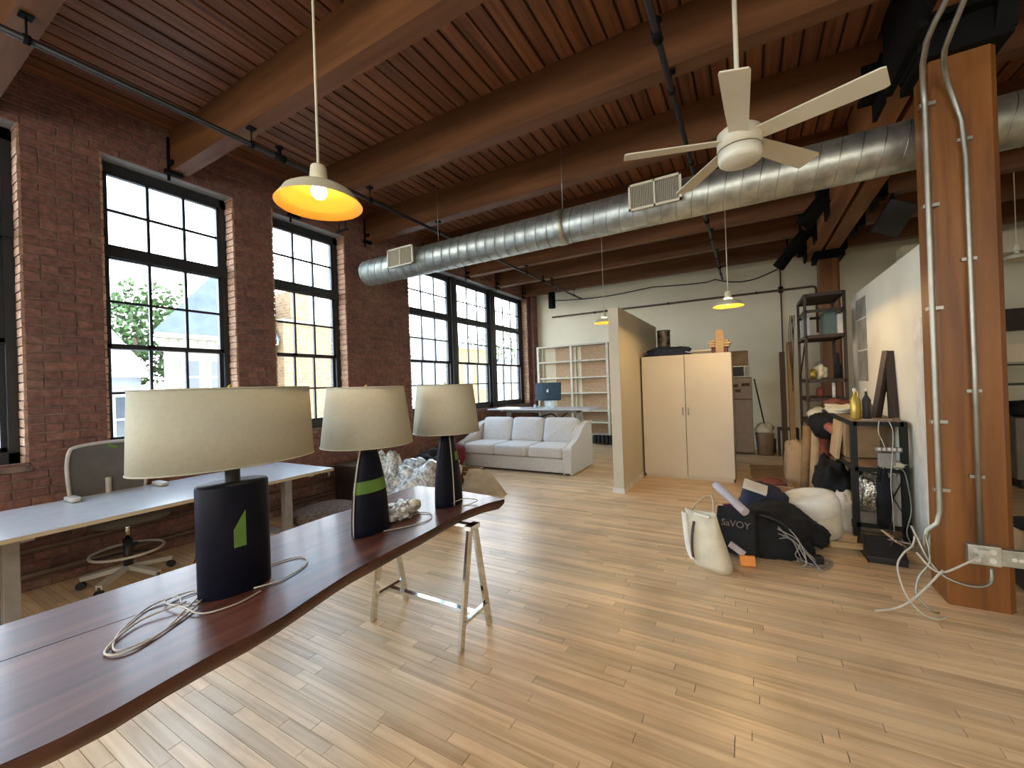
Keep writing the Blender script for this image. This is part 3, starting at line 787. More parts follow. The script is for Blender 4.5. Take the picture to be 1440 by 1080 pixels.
# ================================================================ SLAB TABLE
TZ = .77
tb = thing('slab_table', 'dark red live-edge wooden slab table on chrome trestles', 'table', (-1.9, 1.2, 0))
front = [(-1.45, -.35), (-1.43, .0), (-1.425, .21), (-1.408, .30), (-1.405, .39), (-1.42, .52), (-1.428, .62), (-1.425, .74), (-1.435, .84), (-1.47, .98), (-1.50, 1.13), (-1.515, 1.22), (-1.52, 1.32), (-1.53, 1.5), (-1.54, 1.7), (-1.555, 1.9), (-1.565, 2.1), (-1.535, 2.28), (-1.485, 2.42)]
far_ = [(-1.62, 2.455), (-1.87, 2.48), (-2.1, 2.49), (-2.33, 2.485)]
back = [(-2.345, 2.3), (-2.33, 2.16), (-2.31, 1.98), (-2.30, 1.8), (-2.31, 1.68), (-2.31, 1.55), (-2.29, 1.25), (-2.265, .92), (-2.28, .6), (-2.30, .35), (-2.32, -.35)]
slit = [(-1.988, -.35), (-1.984, .3), (-1.972, .39), (-1.94, .6), (-1.912, .77), (-1.90, .98), (-1.906, .77), (-1.934, .6), (-1.966, .39), (-1.978, .3), (-1.982, -.35)]
outl = front+far_+back+slit
b = MB(); n = len(outl)
cen = Vector((-1.87, 1.1))
rings = [(0, TZ), (.004, TZ-.004), (.002, TZ-.02), (-.012, TZ-.045), (-.03, TZ-.066)]
nfb = len(front)+len(far_)+len(back)
b.prism(outl, TZ-.012, TZ)
b.build('slab', M['slab'], tb)
e_ = MB(); base = []
ring_pts = []
loop = [Vector(q) for q in front+far_+back]
m_ = len(loop)
for (off, z) in [(.002, TZ-.0015), (.006, TZ-.012), (.004, TZ-.028), (-.012, TZ-.048), (-.035, TZ-.066)]:
    r = []
    for i, q in enumerate(loop):
        a = loop[i-1] if i else q; c = loop[i+1] if i < m_-1 else q
        d = (c-a).normalized(); nrm = Vector((d.y, -d.x))
        w = off+.006*noise.noise(Vector((q.x*9, q.y*9, z*30)))
        r.append((q.x+nrm.x*w, q.y+nrm.y*w, z+(.004*noise.noise(Vector((q.x*5, q.y*5, 3))) if z < TZ-.02 else 0)))
    ring_pts.append(r)
for r in ring_pts:
    e_.v += [Vector(q) for q in r]
for k in range(len(ring_pts)-1):
    for i in range(m_-1):
        a = k*m_+i; e_.f.append((a, a+m_, a+m_+1, a+1)); e_.sm.append(True)
e_.build('live_edge', M['bark'], tb)
b = MB(); b.prism([(q[0], q[1]) for q in ring_pts[-1]], TZ-.068, TZ-.060); b.build('underside', M['bark'], tb)
def trestle(y, lab):
    t = thing('trestle', lab, 'trestle', (-1.87, y, 0), None)
    xa, xb = -1.505, -2.235; sp = .155; zt = .688
    for x in (xa, xb):
        for s in (-1, 1):
            MB().bar((x, y+s*(sp), .0), (x, y+s*.025, zt), .042, .022, up=(1, 0, 0)).build('leg', M['chrome'], t, bevel=.002)
        zc = .155; yy = sp-(sp-.025)*zc/zt
        MB().bar((x, y-yy, zc), (x, y+yy, zc), .03, .02).build('cross_bar', M['chrome'], t)
        MB().box(x-.025, x+.025, y-.05, y+.05, zt-.012, zt+.014).build('foot_plate', M['chrome'], t)
    MB().box(xb, xa, y-.018, y+.018, .142, .166).build('stretcher', M['chrome'], t)
    MB().box(xb-.02, xa+.02, y-.02, y+.02, zt-.005, TZ-.068).build('top_bar', M['chrome'], t)
trestle(2.07, 'chrome A-frame trestle under the far end of the slab table')
trestle(-.05, 'chrome A-frame trestle under the near end of the slab table')

# ---- three table lamps
def cordpath(pts, r=.003): return MB().tube(pts, r, 8)
th = rad(85)
lx, ly = -1.83, .885
t = thing('table_lamp', 'biggest table lamp, oval shade on a wide navy oval base with a green tape patch', 'lamp', (lx, ly, TZ), 'navy table lamps with linen shades')
MB().lathe([(.128, TZ), (.13, TZ+.004), (.13, TZ+.42), (.126, TZ+.428), (.001, TZ+.43)], (lx, ly, 0), 40, 1, .66, th).build('lamp_base', M['navy'], t)
MB().lathe([(.028, TZ+.425), (.028, TZ+.50)], (lx, ly, 0), 16, 1, .6, th, cap1=True).build('neck', M['dark'], t)
def shade(t, lx, ly, a1, a0, b1, b0, z0, z1, th):
    o = MB()
    n = 56; prof = [(a0, b0, z0), (a1, b1, z1)]
    for thick in (0, -.003):
        base = len(o.v)
        for (a, bb_, z) in prof:
            for k in range(n):
                q = 2*pi*k/n; x = (a+thick)*cos(q); y = (bb_+thick)*sin(q)
                o.v.append(Vector((lx+x*cos(th)-y*sin(th), ly+x*sin(th)+y*cos(th), z)))
        for k in range(n):
            k2 = (k+1) % n; o.f.append((base+k, base+k2, base+n+k2, base+n+k)); o.sm.append(True)
    for k in range(n):
        k2 = (k+1) % n; o.f.append((k, 2*n+k, 2*n+k2, k2)); o.f.append((n+k, n+k2, 3*n+k2, 3*n+k)); o.sm += [False, False]
    s_ = o.build('lamp_shade', M['linen'], t)
    for (a, bb_, z) in prof:
        pts = []
        for k in range(n):
            q = 2*pi*k/n; x = a*cos(q); y = bb_*sin(q)
            pts.append((lx+x*cos(th)-y*sin(th), ly+x*sin(th)+y*cos(th), z))
        MB().tube(pts, .003, 6, closed=True).build('rim', M['linen'], s_)
    sp = MB(); sp.bar((lx-a1*cos(th), ly-a1*sin(th), z1-.02), (lx+a1*cos(th), ly+a1*sin(th), z1-.02), .004)
    sp.cyl((lx, ly, z0-.1), (lx, ly, z1+.0), .005, 8); sp.build('harp', M['brass'], t)
    MB().lathe([(.006, 0), (.010, .006), (.004, .014), (.001, .018)], (lx, ly, z1), 10).build('finial', M['brass'], t)
shade(t, lx, ly, .315, .325, .190, .20, 1.28, 1.575, th)
pt = MB(); P = []
for (dy, z) in ((-.055, TZ+.185), (-.055, TZ+.255), (-.030, TZ+.30), (-.012, TZ+.325), (-.012, TZ+.185)):
    yy = dy; P.append((yy, z))
vv = []
for (yy, z) in P:
    u = yy+.02; v = .66*.13*sqrt(max(0, 1-(u/.13)**2))+.0015
    vv.append(Vector((lx+u*cos(th)+v*sin(th), ly+u*sin(th)-v*cos(th), z)))
pt.quad(vv); pt.build('tape_patch', M['tape'], t)['label'] = 'green tape patch'
cordpath(smooth([(lx+.02, ly-.10, TZ+.006), (lx-.02, ly-.17, TZ+.006), (lx-.10, ly-.16, TZ+.012), (lx-.12, ly-.24, TZ+.006), (lx+.0, ly-.36, TZ+.006), (lx+.12, ly-.40, TZ+.006), (lx+.13, ly-.30, TZ+.006), (lx+.05, ly-.2, TZ+.01), (lx-.03, ly-.12, TZ+.012), (lx-.11, ly-.10, TZ+.006), (lx-.10, ly-.2, TZ+.012), (lx+.03, ly-.19, TZ+.016), (lx+.12, ly-.17, TZ+.006), (lx+.16, ly-.08, TZ+.006), (lx+.14, ly+.02, TZ+.005)])).build('cord', M['cord'], t)
cordpath(smooth([(lx+.02, ly-.13, TZ+.012), (lx+.10, ly-.24, TZ+.006), (lx+.16, ly-.38, TZ+.006), (lx+.09, ly-.42, TZ+.006), (lx-.02, ly-.30, TZ+.01), (lx+.0, ly-.17, TZ+.02)]), .0035).build('cord', M['cord'], t)
cordpath(smooth([(lx+.09, ly+.02, TZ+.005), (lx+.12, ly+.12, TZ+.005), (lx+.07, ly+.26, TZ+.005), (lx-.03, ly+.30, TZ+.005), (lx-.07, ly+.20, TZ+.005), (lx-.04, ly+.12, TZ+.005)]), .003).build('cord', M['wcord'], t)
def obelisk(lx, ly, lab, top0, bot0, tapez, wrap, cordside):
    t = thing('table_lamp', lab, 'lamp', (lx, ly, TZ), 'navy table lamps with linen shades')
    H_ = .455; a0, a1, k = .115, .052, .55
    def rad_at(z): 
        f = z/H_; return a0+(a1-a0)*(f**2.1)
    prof = [(a0*.98, TZ)]+[(rad_at(H_*i/12), TZ+.003+H_*i/12) for i in range(13)]+[(.001, TZ+H_+.004)]
    MB().lathe(prof, (lx, ly, 0), 40, 1, k, th).build('lamp_base', M['navy'], t)
    MB().lathe([(.02, TZ+H_), (.02, TZ+H_+.06)], (lx, ly, 0), 14, cap1=True).build('neck', M['dark'], t)
    shade(t, lx, ly, top0, bot0, top0*.95, bot0*.95, 1.255, 1.565, th)
    tm = MB(); nn = 24; a_, b_ = wrap
    vs0 = []
    for i in range(nn+1):
        q = a_+(b_-a_)*i/nn
        for z in tapez:
            zz = z+.012*(i/nn)
            r = rad_at(zz)+.0012
            x = r*cos(q); y = r*k*sin(q)
            vs0.append(Vector((lx+x*cos(th)-y*sin(th), ly+x*sin(th)+y*cos(th), TZ+zz+.003)))
    tm.v = vs0
    for i in range(nn): tm.f.append((2*i, 2*i+2, 2*i+3, 2*i+1)); tm.sm.append(True)
    tm.build('tape_band', M['tape'], t)['label'] = 'green tape band'
    cp = []
    for i in range(13):
        zz = H_*(1-i/12); r = rad_at(zz)+.006; q = cordside
        x = r*cos(q); y = r*k*sin(q)
        cp.append((lx+x*cos(th)-y*sin(th), ly+x*sin(th)+y*cos(th), TZ+zz+.003))
    MB().tube(cp, .004, 8).build('cord', M['cord'], t)
    return t
l2 = obelisk(-1.83, 1.575, 'middle table lamp, tapered navy base wrapped by a green tape band', .205, .245, (.22, .285), (-pi*1.02, pi*.05), -pi*.93)
l3 = obelisk(-1.76, 2.17, 'farthest table lamp with a half green tape mark on its tapered base', .19, .225, (.29, .345), (-pi*.42, pi*.05), -pi*.55)
cordpath(smooth([(-1.76, 1.60, TZ+.005), (-1.68, 1.74, TZ+.005), (-1.66, 1.86, TZ+.005), (-1.73, 1.95, TZ+.005), (-1.80, 1.93, TZ+.006), (-1.83, 1.8, TZ+.005)]), .003).build('cord', M['cord'], l2)
cordpath(smooth([(-1.71, 2.13, TZ+.02), (-1.66, 2.20, TZ+.04), (-1.60, 2.27, TZ+.02), (-1.62, 2.22, TZ+.005), (-1.65, 2.18, TZ+.004)]), .003).build('cord', M['cord'], l3)
t = thing('plastic_wrap', 'crumpled clear plastic wrap with bulb between the two tapered lamps', 'wrap', (-1.86, 1.85, TZ))
for k, (x, y, s) in enumerate(((-1.90, 1.74, .14), (-1.86, 1.82, .15), (-1.92, 1.90, .12))):
    MB().soft((x, y, TZ+.03), (s, s*1.1, .07), None, .8, 28, 16, amp=.9, seed=k*7.1, fr=7).build('sheet', M['crumple'], t)
b_ = MB().soft((-1.87, 1.96, TZ+.04), (.07, .09, .075), None, .9, 16, 10); b_.build('bulb', M['shadeenamel'], t)

# ================================================================ WHITE DESK BY THE WALL
t = thing('office_desk', 'long white desk with grey legs along the brick wall', 'desk', (-4.4, 1.2, 0))
MB().box(-4.90, -3.87, -.5, 2.86, .728, .735).build('desk_top', M['laminate'], t, bevel=.002)
MB().box(-4.90, -3.868, -.5, 2.862, .706, .728).build('edge_band', M['edgeband'], t)
for y in (.72, 2.66):
    l = MB(); l.box(-4.44, -4.36, y-.04, y+.04, .03, .70); l.build('leg', M['greypaint'], t, bevel=.004)
    MB().box(-4.85, -3.95, y-.035, y+.035, 0, .03).build('foot', M['greypaint'], t)
    MB().box(-4.85, -3.95, y-.03, y+.03, .675, .705).build('arm', M['greypaint'], t)
MB().box(-4.44, -4.38, .72, 2.66, .66, .70).build('beam_rail', M['greypaint'], t)
MB().box(-4.1, -4.02, 1.62, 1.72, .65, .705).build('control_box', M['dark'], t)
MB().tube([(-3.96, 2.84, .70), (-3.93, 2.85, .67), (-3.96, 2.86, .64)], .012, 8).build('cable_clip', M['conduit'], t)
MB().tube(smooth([(-4.5, 1.86, .7), (-4.5, 1.87, .4), (-4.48, 1.83, .05), (-4.4, 1.75, .01)]), .006, 8).build('power_cable', M['bcord'], t)

# ================================================================ OFFICE CHAIR
cx, cy = -4.62, 1.40
t = thing('office_chair', 'grey mesh-back drafting chair with a foot ring behind the white desk', 'chair', (cx, cy, 0))
for k in range(5):
    a = rad(20+72*k); e = Vector((cx+.30*cos(a), cy+.30*sin(a), .085))
    MB().bar((cx, cy, .125), e, .045, .035).build('base_arm', M['chairframe'], t)
    cs = MB(); cs.cyl((e.x-.02*sin(a), e.y+.02*cos(a), .03), (e.x+.02*sin(a), e.y-.02*cos(a), .03), .03, 14); cs.cyl((e.x, e.y, .04), (e.x, e.y, .085), .01, 8)
    cs.build('castor', M['dark'], t)
MB().cyl((cx, cy, .10), (cx, cy, .36), .032, 14).build('gas_cylinder', M['dark'], t)
MB().cyl((cx, cy, .36), (cx, cy, .52), .018, 12).build('gas_rod', M['chrome'], t)
ring = [(cx+.235*cos(2*pi*k/32), cy+.235*sin(2*pi*k/32), .26) for k in range(32)]
MB().tube(ring, .011, 8, closed=True).build('foot_ring', M['chairframe'], t)
fr_ = MB()
for k in range(3):
    a = rad(30+120*k); fr_.bar((cx, cy, .24), (cx+.235*cos(a), cy+.235*sin(a), .26), .03, .012)
fr_.build('ring_spoke', M['dark'], t)
MB().soft((cx+.02, cy, .555), (.48, .50, .09), None, .45, 24, 12).build('seat', M['mesh'], t)
bk = MB(); out = []
for (dy, z) in ((-.25, .72), (-.265, .95), (-.25, 1.10), (-.20, 1.15), (0, 1.165), (.20, 1.15), (.25, 1.10), (.265, .95), (.25, .72)):
    out.append((cx-.36-.03*(1-(dy/.26)**2), cy+dy, z))
MB().tube(smooth(out, 5), .014, 8).build('back_frame', M['chairframe'], t)
g = MB()
nn = 8
cols_ = [(-.25, .72, 1.105), (-.19, .715, 1.15), (-.1, .71, 1.158), (0, .71, 1.16), (.1, .71, 1.158), (.19, .715, 1.15), (.25, .72, 1.105)]
for dy, za, zb in cols_:
    for z in (za, zb): g.v.append(Vector((cx-.36-.03*(1-(dy/.26)**2), cy+dy, z)))
for i in range(6): g.f.append((2*i, 2*i+2, 2*i+3, 2*i+1)); g.sm.append(True)
g.build('mesh_back', M['mesh'], t)
MB().tube(smooth([(cx-.39, cy, .85), (cx-.38, cy, .66), (cx-.28, cy, .53), (cx, cy, .50)]), .022, 8).build('back_support', M['chairframe'], t)
for s in (-1, 1):
    MB().tube(smooth([(cx-.1, cy+s*.22, .52), (cx-.14, cy+s*.285, .60), (cx-.16, cy+s*.285, .735)]), .014, 8).build('arm_post', M['chairframe'], t)
    MB().soft((cx-.14, cy+s*.285, .755), (.22, .075, .035), None, .5, 16, 8).build('armrest', M['chairframe'], t)
MB().obox((cx-.372, cy+.03, 1.125), (.006, .07, .02), RX(-.5)).build('green_tag', M['tape'], t)

# ================================================================ FLOOR CLUTTER BY THE BRICK WALL
t = thing('plastic_bag', 'big clear plastic bag bulging behind the far end of the slab table', 'bag', (-3.35, 3.85, 0))
MB().soft((-3.30, 3.70, .40), (.74, .70, .80), RZ(.4), .85, 40, 24, amp=.45, seed=2.2, flat=True, fr=5).build('bag', M['plastic'], t)
t = thing('plastic_bag', 'crumpled silvery bag with dark contents beside the middle lamp', 'bag', (-4.0, 3.6, 0))
MB().soft((-3.88, 3.62, .375), (.56, .60, .75), RZ(.9), .9, 40, 24, amp=.6, seed=9.2, flat=True, fr=7).build('bag', M['crumple'], t)
t = thing('black_bag', 'black bag heaped against the brick wall behind the farthest lamp', 'bag', (-4.4, 4.7, 0))
MB().soft((-4.35, 4.95, .30), (.75, .7, .60), None, .8, 28, 16, amp=.4, seed=4.4, flat=True).build('bag', M['blackcloth'], t)
t = thing('storage_bin', 'dark brown low chest against the brick wall right of the desk', 'box', (-4.85, 4.1, 0))
MB().box(-5.06, -4.62, 3.75, 4.45, .02, .50).build('bin', M['darkwood'], t, bevel=.02)
MB().box(-5.07, -4.61, 3.74, 4.46, .50, .54).build('lid', M['brownstrap'], t, bevel=.01)
t = thing('round_ottoman', 'flat round brown cushion on the floor near the desk end', 'cushion', (-4.36, 3.14, 0))
MB().soft((-4.36, 3.14, .11), (.76, .76, .20), None, .75, 32, 12).build('cushion', M['rug'], t)
t = thing('crumpled_card', 'curled brown cardboard sheet standing past the slab end', 'cardboard', (-3.4, 4.9, 0))
g = MB(); nx = 14
for i in range(nx+1):
    u = i/nx; x = -3.76+u*.72; y = 4.85+.1*u
    hgt = .27+.09*sin(u*2.6+.2)-(u**3)*.30
    if u < .1: hgt -= .08
    for j in range(5):
        v = j/4; g.v.append(Vector((x, y+.16*sin(v*2.2)*(1-.4*u), max(.0, hgt)*v)))
for i in range(nx):
    for j in range(4):
        a = i*5+j; g.f.append((a, a+5, a+6, a+1)); g.sm.append(True)
o = g.build('sheet', M['cardlight'], t); so = o.modifiers.new('solid', 'SOLIDIFY'); so.thickness = .006
t = thing('red_bag', 'dark red cloth bag squeezed left of the white sofa', 'bag', (-4.95, 6.0, 0))
MB().soft((-4.78, 5.95, .30), (.42, .5, .58), None, .7, 24, 14, amp=.3, seed=1.2, flat=True).build('bag', plain('crimson_cloth', (.20, .015, .03), .85, bump=.3), t)
t = thing('cardboard_box', 'open cardboard box on the floor before the sofa left end', 'box', (-4.2, 5.4, 0))
bx = MB(); bx.box(-4.35, -3.85, 5.3, 5.32, 0, .2); bx.box(-4.35, -3.85, 5.68, 5.7, 0, .2); bx.box(-4.35, -4.33, 5.3, 5.7, 0, .2); bx.box(-3.87, -3.85, 5.3, 5.7, 0, .2); bx.box(-4.35, -3.85, 5.3, 5.7, 0, .01)
bx.build('carton', M['card'], t)

# ================================================================ SOFA
sx0, sx1, sf, sb = -4.93, -2.60, 6.40, 7.46
t = thing('sofa', 'off-white three-seat sofa with scooped arms facing the room', 'sofa', ((sx0+sx1)/2, 7, 0))
MB().box(sx0+.06, sx1-.02, sf+.03, sb, .035, .27).build('seat_base', M['sofa'], t, bevel=.015)
MB().box(sx0+.08, sx1-.05, sf+.08, sb-.05, .0, .035).build('plinth', M['dark'], t)
aw = .13
def armprof(): return [(sf, .035), (sb, .035), (sb, .83), (sb-.28, .80), (sb-.42, .74), (sb-.62, .60), (sb-.82, .52), (sf+.05, .475), (sf, .44)]
for x0 in (sx0, sx1-aw):
    MB().prism(armprof(), x0, x0+aw, 'x').build('arm', M['sofa'], t, bevel=.02)
    pp = [(x0+(aw if x0 == sx0 else 0), y, z+.004) for y, z in armprof()[2:]]+[(x0+(aw if x0 == sx0 else 0), sf-.002, .05)]
    MB().tube(pp, .007, 6).build('piping', M['piping'], t)
MB().box(sx0+aw, sx1-aw, sb-.16, sb, .25, .80).build('back', M['sofa'], t, bevel=.03)
iw = (sx1-sx0-2*aw)/3
for k in range(3):
    xc = sx0+aw+iw*(k+.5)
    MB().soft((xc, sf+.36, .375), (iw-.006, .76, .21), None, .20, 32, 16, pinch=.12).build('seat_cushion', M['sofa'], t)
    MB().soft((xc, sb-.30, .665), (iw-.01, .49, .24), RX(rad(72)), .26, 44, 22, pinch=.38).build('back_cushion', M['sofa'], t)
    MB().tube([(xc-iw/2+.012, sf+.012, .29), (xc-iw/2+.012, sf+.006, .45)], .006, 6).build('piping', M['piping'], t)

# ================================================================ STANDING DESK + COMPUTER
t = thing('standing_desk', 'tall white standing desk behind the sofa', 'desk', (-3.9, 8.1, 0))
MB().box(-5.08, -2.70, 7.72, 8.45, 1.005, 1.035).build('desk_top', M['laminate'], t, bevel=.004)
for x in (-4.75, -3.05):
    MB().box(x-.04, x+.04, 8.06, 8.12, .03, .98).build('leg', M['greypaint'], t)
    MB().box(x-.04, x+.04, 7.8, 8.4, 0, .03).build('foot', M['greypaint'], t)
    MB().box(x-.03, x+.03, 7.78, 8.40, .975, 1.003).build('arm', M['greypaint'], t)
MB().box(-4.75, -3.05, 8.06, 8.12, .93, .975).build('beam_rail', M['greypaint'], t)
MB().tube(smooth([(-4.2, 8.1, .96), (-4.0, 8.05, .84), (-3.7, 8.1, .90), (-3.5, 8.05, .82), (-3.3, 8.1, .95)]), .018, 8).build('cable', M['bcord'], t)
t = thing('computer', 'all-in-one computer seen from its dark blue back on the standing desk', 'computer', (-3.75, 8.1, 1.035))
Rt = RX(rad(-6))
MB().obox((-3.74, 8.06, 1.385), (.60, .03, .385), Rt).build('screen_back', M['imac'], t, bevel=.012)
MB().obox((-3.74, 8.10, 1.115), (.20, .012, .16), RX(rad(12))).build('stand', M['logo'], t, bevel=.004)
MB().box(-3.84, -3.64, 8.0, 8.2, 1.035, 1.045).build('foot', M['logo'], t)
lg = MB()
# pale apple-shaped emblem: body with bite and leaf
pr = []
for k in range(24):
    a = 2*pi*k/24; r = .028*(1-.12*cos(2*a)-.10*(sin(a) > .8)); x = r*cos(a); z = r*sin(a)
    if -.5 < a-0.0 < .5 or a > 2*pi-.45: x *= .72
    pr.append((-3.74+x, 1.40+z))
lg.prism(pr, 8.037, 8.042, 'y'); lg.prism([(-3.742, 1.432), (-3.730, 1.436), (-3.724, 1.450), (-3.735, 1.446)], 8.037, 8.042, 'y')
lg.build('emblem', M['logo'], t)
MB().box(-3.765, -3.70, 8.085, 8.09, 1.08, 1.15).build('sticker', M['paper'], t)
for (x, h, lab) in ((-4.02, .08, 'small glass standing left of the computer stand'), (-3.93, .05, 'short cup beside the computer stand')):
    tag(MB().lathe([(.025, 0), (.03, h)], (x, 7.98, 1.037), 14, cap0=True).build('cup', M['logo']), lab, 'cup')

# ================================================================ BOOKCASE
t = thing('bookcase', 'wide open bookcase of pale frames and tan back panels on the end wall', 'bookcase', (-3.5, 10.2, 0))
zs = [.20, .52, .81, 1.27, 1.67, 2.10, 2.51]
for x in (-4.92, -3.97, -3.02, -2.07):
    MB().box(x-.03, x+.03, 10.02, 10.07, 0, 2.54).build('upright', M['shelf'], t)
    MB().box(x-.02, x+.02, 10.33, 10.38, 0, 2.54).build('upright', M['shelf'], t)
for z in zs: MB().box(-4.92, -2.07, 10.03, 10.38, z, z+.035).build('shelf_board', M['shelf'], t)
for x0, x1 in ((-4.55, -4.0), (-3.82, -3.05), (-2.99, -2.1)):
    MB().box(x0, x1, 10.372, 10.385, .24, 2.5).build('back_panel', M['pegtan'], t)
t = thing('radiator', 'dark low radiator under the bookcase right of the sofa', 'radiator', (-2.9, 9.9, 0))
for k in range(9): MB().box(-3.4+k*.10, -3.33+k*.10, 9.88, 10.0, .03, .24).build('radiator_section', M['dark'], t)

# ================================================================ WARDROBE
wx0, wx1, wy0, wy1, wz = -1.51, -.215, 6.90, 7.48, 1.93
t = thing('wardrobe', 'cream two-door wardrobe against the partition', 'wardrobe', ((wx0+wx1)/2, 7.2, 0))
w = MB(); w.box(wx0, wx0+.02, wy0, wy1, 0, wz); w.box(wx1-.02, wx1, wy0, wy1, 0, wz); w.box(wx0, wx1, wy0, wy1, wz-.02, wz); w.box(wx0, wx1, wy0, wy1, .0, .05); w.box(wx0, wx1, wy1-.01, wy1, 0, wz)
w.build('body', M['wardrobe'], t)
xm = -.862
for x0, x1, hx in ((wx0+.003, xm-.004, xm-.04), (xm+.004, wx1-.003, xm+.04)):
    d = MB().box(x0, x1, wy0-.02, wy0-.001, .05, wz-.003).build('door', M['wardrobe'], t, bevel=.002)
    MB().tube([(hx, wy0-.02, 1.00), (hx, wy0-.045, 1.01), (hx, wy0-.045, 1.10), (hx, wy0-.02, 1.11)], .006, 8).build('handle', M['steelhandle'], d)
# things on top of it
t = thing('folded_jacket', 'dark navy jacket piled on the left of the wardrobe top', 'jacket', (-1.15, 7.15, wz))
MB().soft((-1.12, 7.15, wz+.075), (.70, .42, .17), None, .6, 30, 14, amp=.35, seed=3, flat=True).build('jacket', M['navycloth'], t)
t = thing('metal_pot', 'tall dark metal canister standing behind the navy jacket', 'canister', (-1.25, 7.38, wz))
MB().lathe([(.10, 0), (.105, .02), (.105, .42), (.11, .43), (.11, .46), (.02, .47)], (-1.24, 7.42, wz), 24, cap0=True).build('canister', plain('dented_steel', (.20, .17, .14), .3, .8, noise_amt=.4, nscale=14), t)
t = thing('paper_sheaf', 'white papers sticking out beside the navy jacket', 'papers', (-.80, 7.05, wz))
MB().obox((-.78, 7.08, wz+.035), (.20, .16, .012), RY(.22)).build('papers', M['paper'], t)
for k, (c, sz, z) in enumerate((((-.62, 7.08), (.28, .22), .0), ((-.61, 7.09), (.25, .2), .042))):
    t = thing('book', ('thick grey book lying flat on the wardrobe top', 'thinner pale book lying on top of the grey book')[k], 'book', (c[0], c[1], wz+z))
    MB().box(c[0]-sz[0]/2, c[0]+sz[0]/2, c[1]-sz[1]/2, c[1]+sz[1]/2, wz+z, wz+z+(.04 if k == 0 else .02)).build('cover', M['stone'] if k == 0 else M['canvas'], t, bevel=.003)
for k, (x0, x1, z0, z1) in enumerate(((-.50, -.24, .09, .125), (-.52, -.22, .13, .16), (-.49, -.25, .165, .20))):
    tag(MB().box(x0, x1, 6.98, 7.2, wz+z0, wz+z1).build('wood_offcut', M['pine'], bevel=.002), ('lowest', 'middle', 'topmost')[k]+' of the lamp-lit pale boards stacked beside the upright block', 'board', 'pale boards on the wardrobe top')
tag(MB().box(-.42, -.31, 6.92, 6.965, wz, wz+.345).build('upright_block', M['pine'], bevel=.002), 'pale wooden block standing upright at the right of the wardrobe top', 'block')
tag(MB().box(-.48, -.26, 7.0, 7.18, wz, wz+.088).build('red_case', plain('dark_red_case', (.12, .02, .03), .5), bevel=.01), 'dark red case under the lamp-lit boards', 'case')

# ================================================================ FRIDGE CORNER
t = thing('fridge', 'narrow beige fridge with magnets behind the wardrobe', 'fridge', (-.1, 9.7, 0))
MB().box(-.36, .05, 9.46, 10.0, .03, 1.55).build('cabinet', M['fridge'], t, bevel=.01)
d1 = MB().box(-.36, .05, 9.41, 9.455, .06, 1.10).build('door', M['fridge'], t, bevel=.01)
d2 = MB().box(-.36, .05, 9.41, 9.455, 1.115, 1.54).build('door', M['fridge'], t, bevel=.01)
for (x, z, s) in ((-.24, 1.38, .05), (-.20, 1.28, .05), (-.06, 1.40, .07)): MB().box(x-s, x+s, 9.405, 9.41, z-.03, z+.03).build('magnet', M['brownstrap'], d2)
t = thing('microwave', 'small silver microwave with dark door on top of the fridge', 'microwave', (-.1, 9.6, 1.56))
MB().box(-.38, .02, 9.45, 9.85, 1.552, 1.78).build('body', M['galv'], t, bevel=.006)
MB().box(-.37, -.08, 9.44, 9.45, 1.57, 1.76).build('door', M['dark'], t); MB().box(-.07, .01, 9.44, 9.45, 1.57, 1.76).build('control_panel', M['greypaint'], t)
t = thing('brown_carton', 'dark brown carton stacked on the microwave', 'box', (-.15, 9.65, 1.79))
MB().box(-.36, .0, 9.46, 9.8, 1.782, 2.08).build('carton', M['card'], t, bevel=.004)
t = thing('broom', 'dark broom leaning on the wall right of the fridge', 'broom', (.15, 10.2, 0))
MB().cyl((.30, 9.95, .25), (.10, 10.36, 1.50), .013, 8).build('handle', M['dark'], t); MB().obox((.31, 9.93, .14), (.26, .06, .27)).build('bristles', M['brownstrap'], t)
t = thing('waste_bin', 'pale round bin on the floor right of the fridge', 'bin', (.22, 9.6, 0))
MB().lathe([(.13, 0), (.16, .42), (.165, .43)], (.24, 9.55, .0), 24, cap0=True, cap1=True).build('bin', M['fridge'], t); MB().soft((.24, 9.55, .52), (.30, .30, .22), None, .8, 20, 12, amp=.3, seed=5).build('liner', M['canvas'], t)
t = thing('step_stool', 'small dark stool behind the pale bin', 'stool', (.55, 9.7, 0))
for x in (.48, .78):
    for y in (9.5, 9.8): MB().box(x-.015, x+.015, y-.015, y+.015, 0, .50).build('leg', M['dark'], t)
MB().box(.46, .80, 9.48, 9.82, .50, .53).build('seat', M['brownstrap'], t)
t = thing('brown_paper_mat', 'brown kraft paper spread on the floor right of the wardrobe', 'paper', (.35, 8.0, 0))
g = MB(); nx, ny = 12, 10
for i in range(nx+1):
    for j in range(ny+1):
        x = -.02+.95*i/nx; y = 6.7+1.6*j/ny; g.v.append(Vector((x+.05*noise.noise(Vector((i*.5, j*.5, 0))), y, .02+.035*abs(noise.noise(Vector((i*.45, j*.45, 2)))))))
for i in range(nx):
    for j in range(ny): a = i*(ny+1)+j; g.f.append((a, a+ny+1, a+ny+2, a+1)); g.sm.append(False)
g.build('sheet', M['card'], t)
t = thing('cardboard_box', 'pale cardboard box with open top past the bag pile', 'box', (.0, 6.1, 0))
bx = MB(); X_, Y_ = -.02, 5.95
for a in ((X_, X_+.45, Y_, Y_+.012), (X_, X_+.45, Y_+.33, Y_+.342), (X_, X_+.012, Y_, Y_+.342), (X_+.438, X_+.45, Y_, Y_+.342)): bx.box(*a, 0, .18)
bx.box(X_, X_+.45, Y_, Y_+.342, 0, .01); bx.obox((X_+.22, Y_-.07, .19), (.45, .16, .006), RX(.25)); bx.build('carton', M['cardlight'], t)
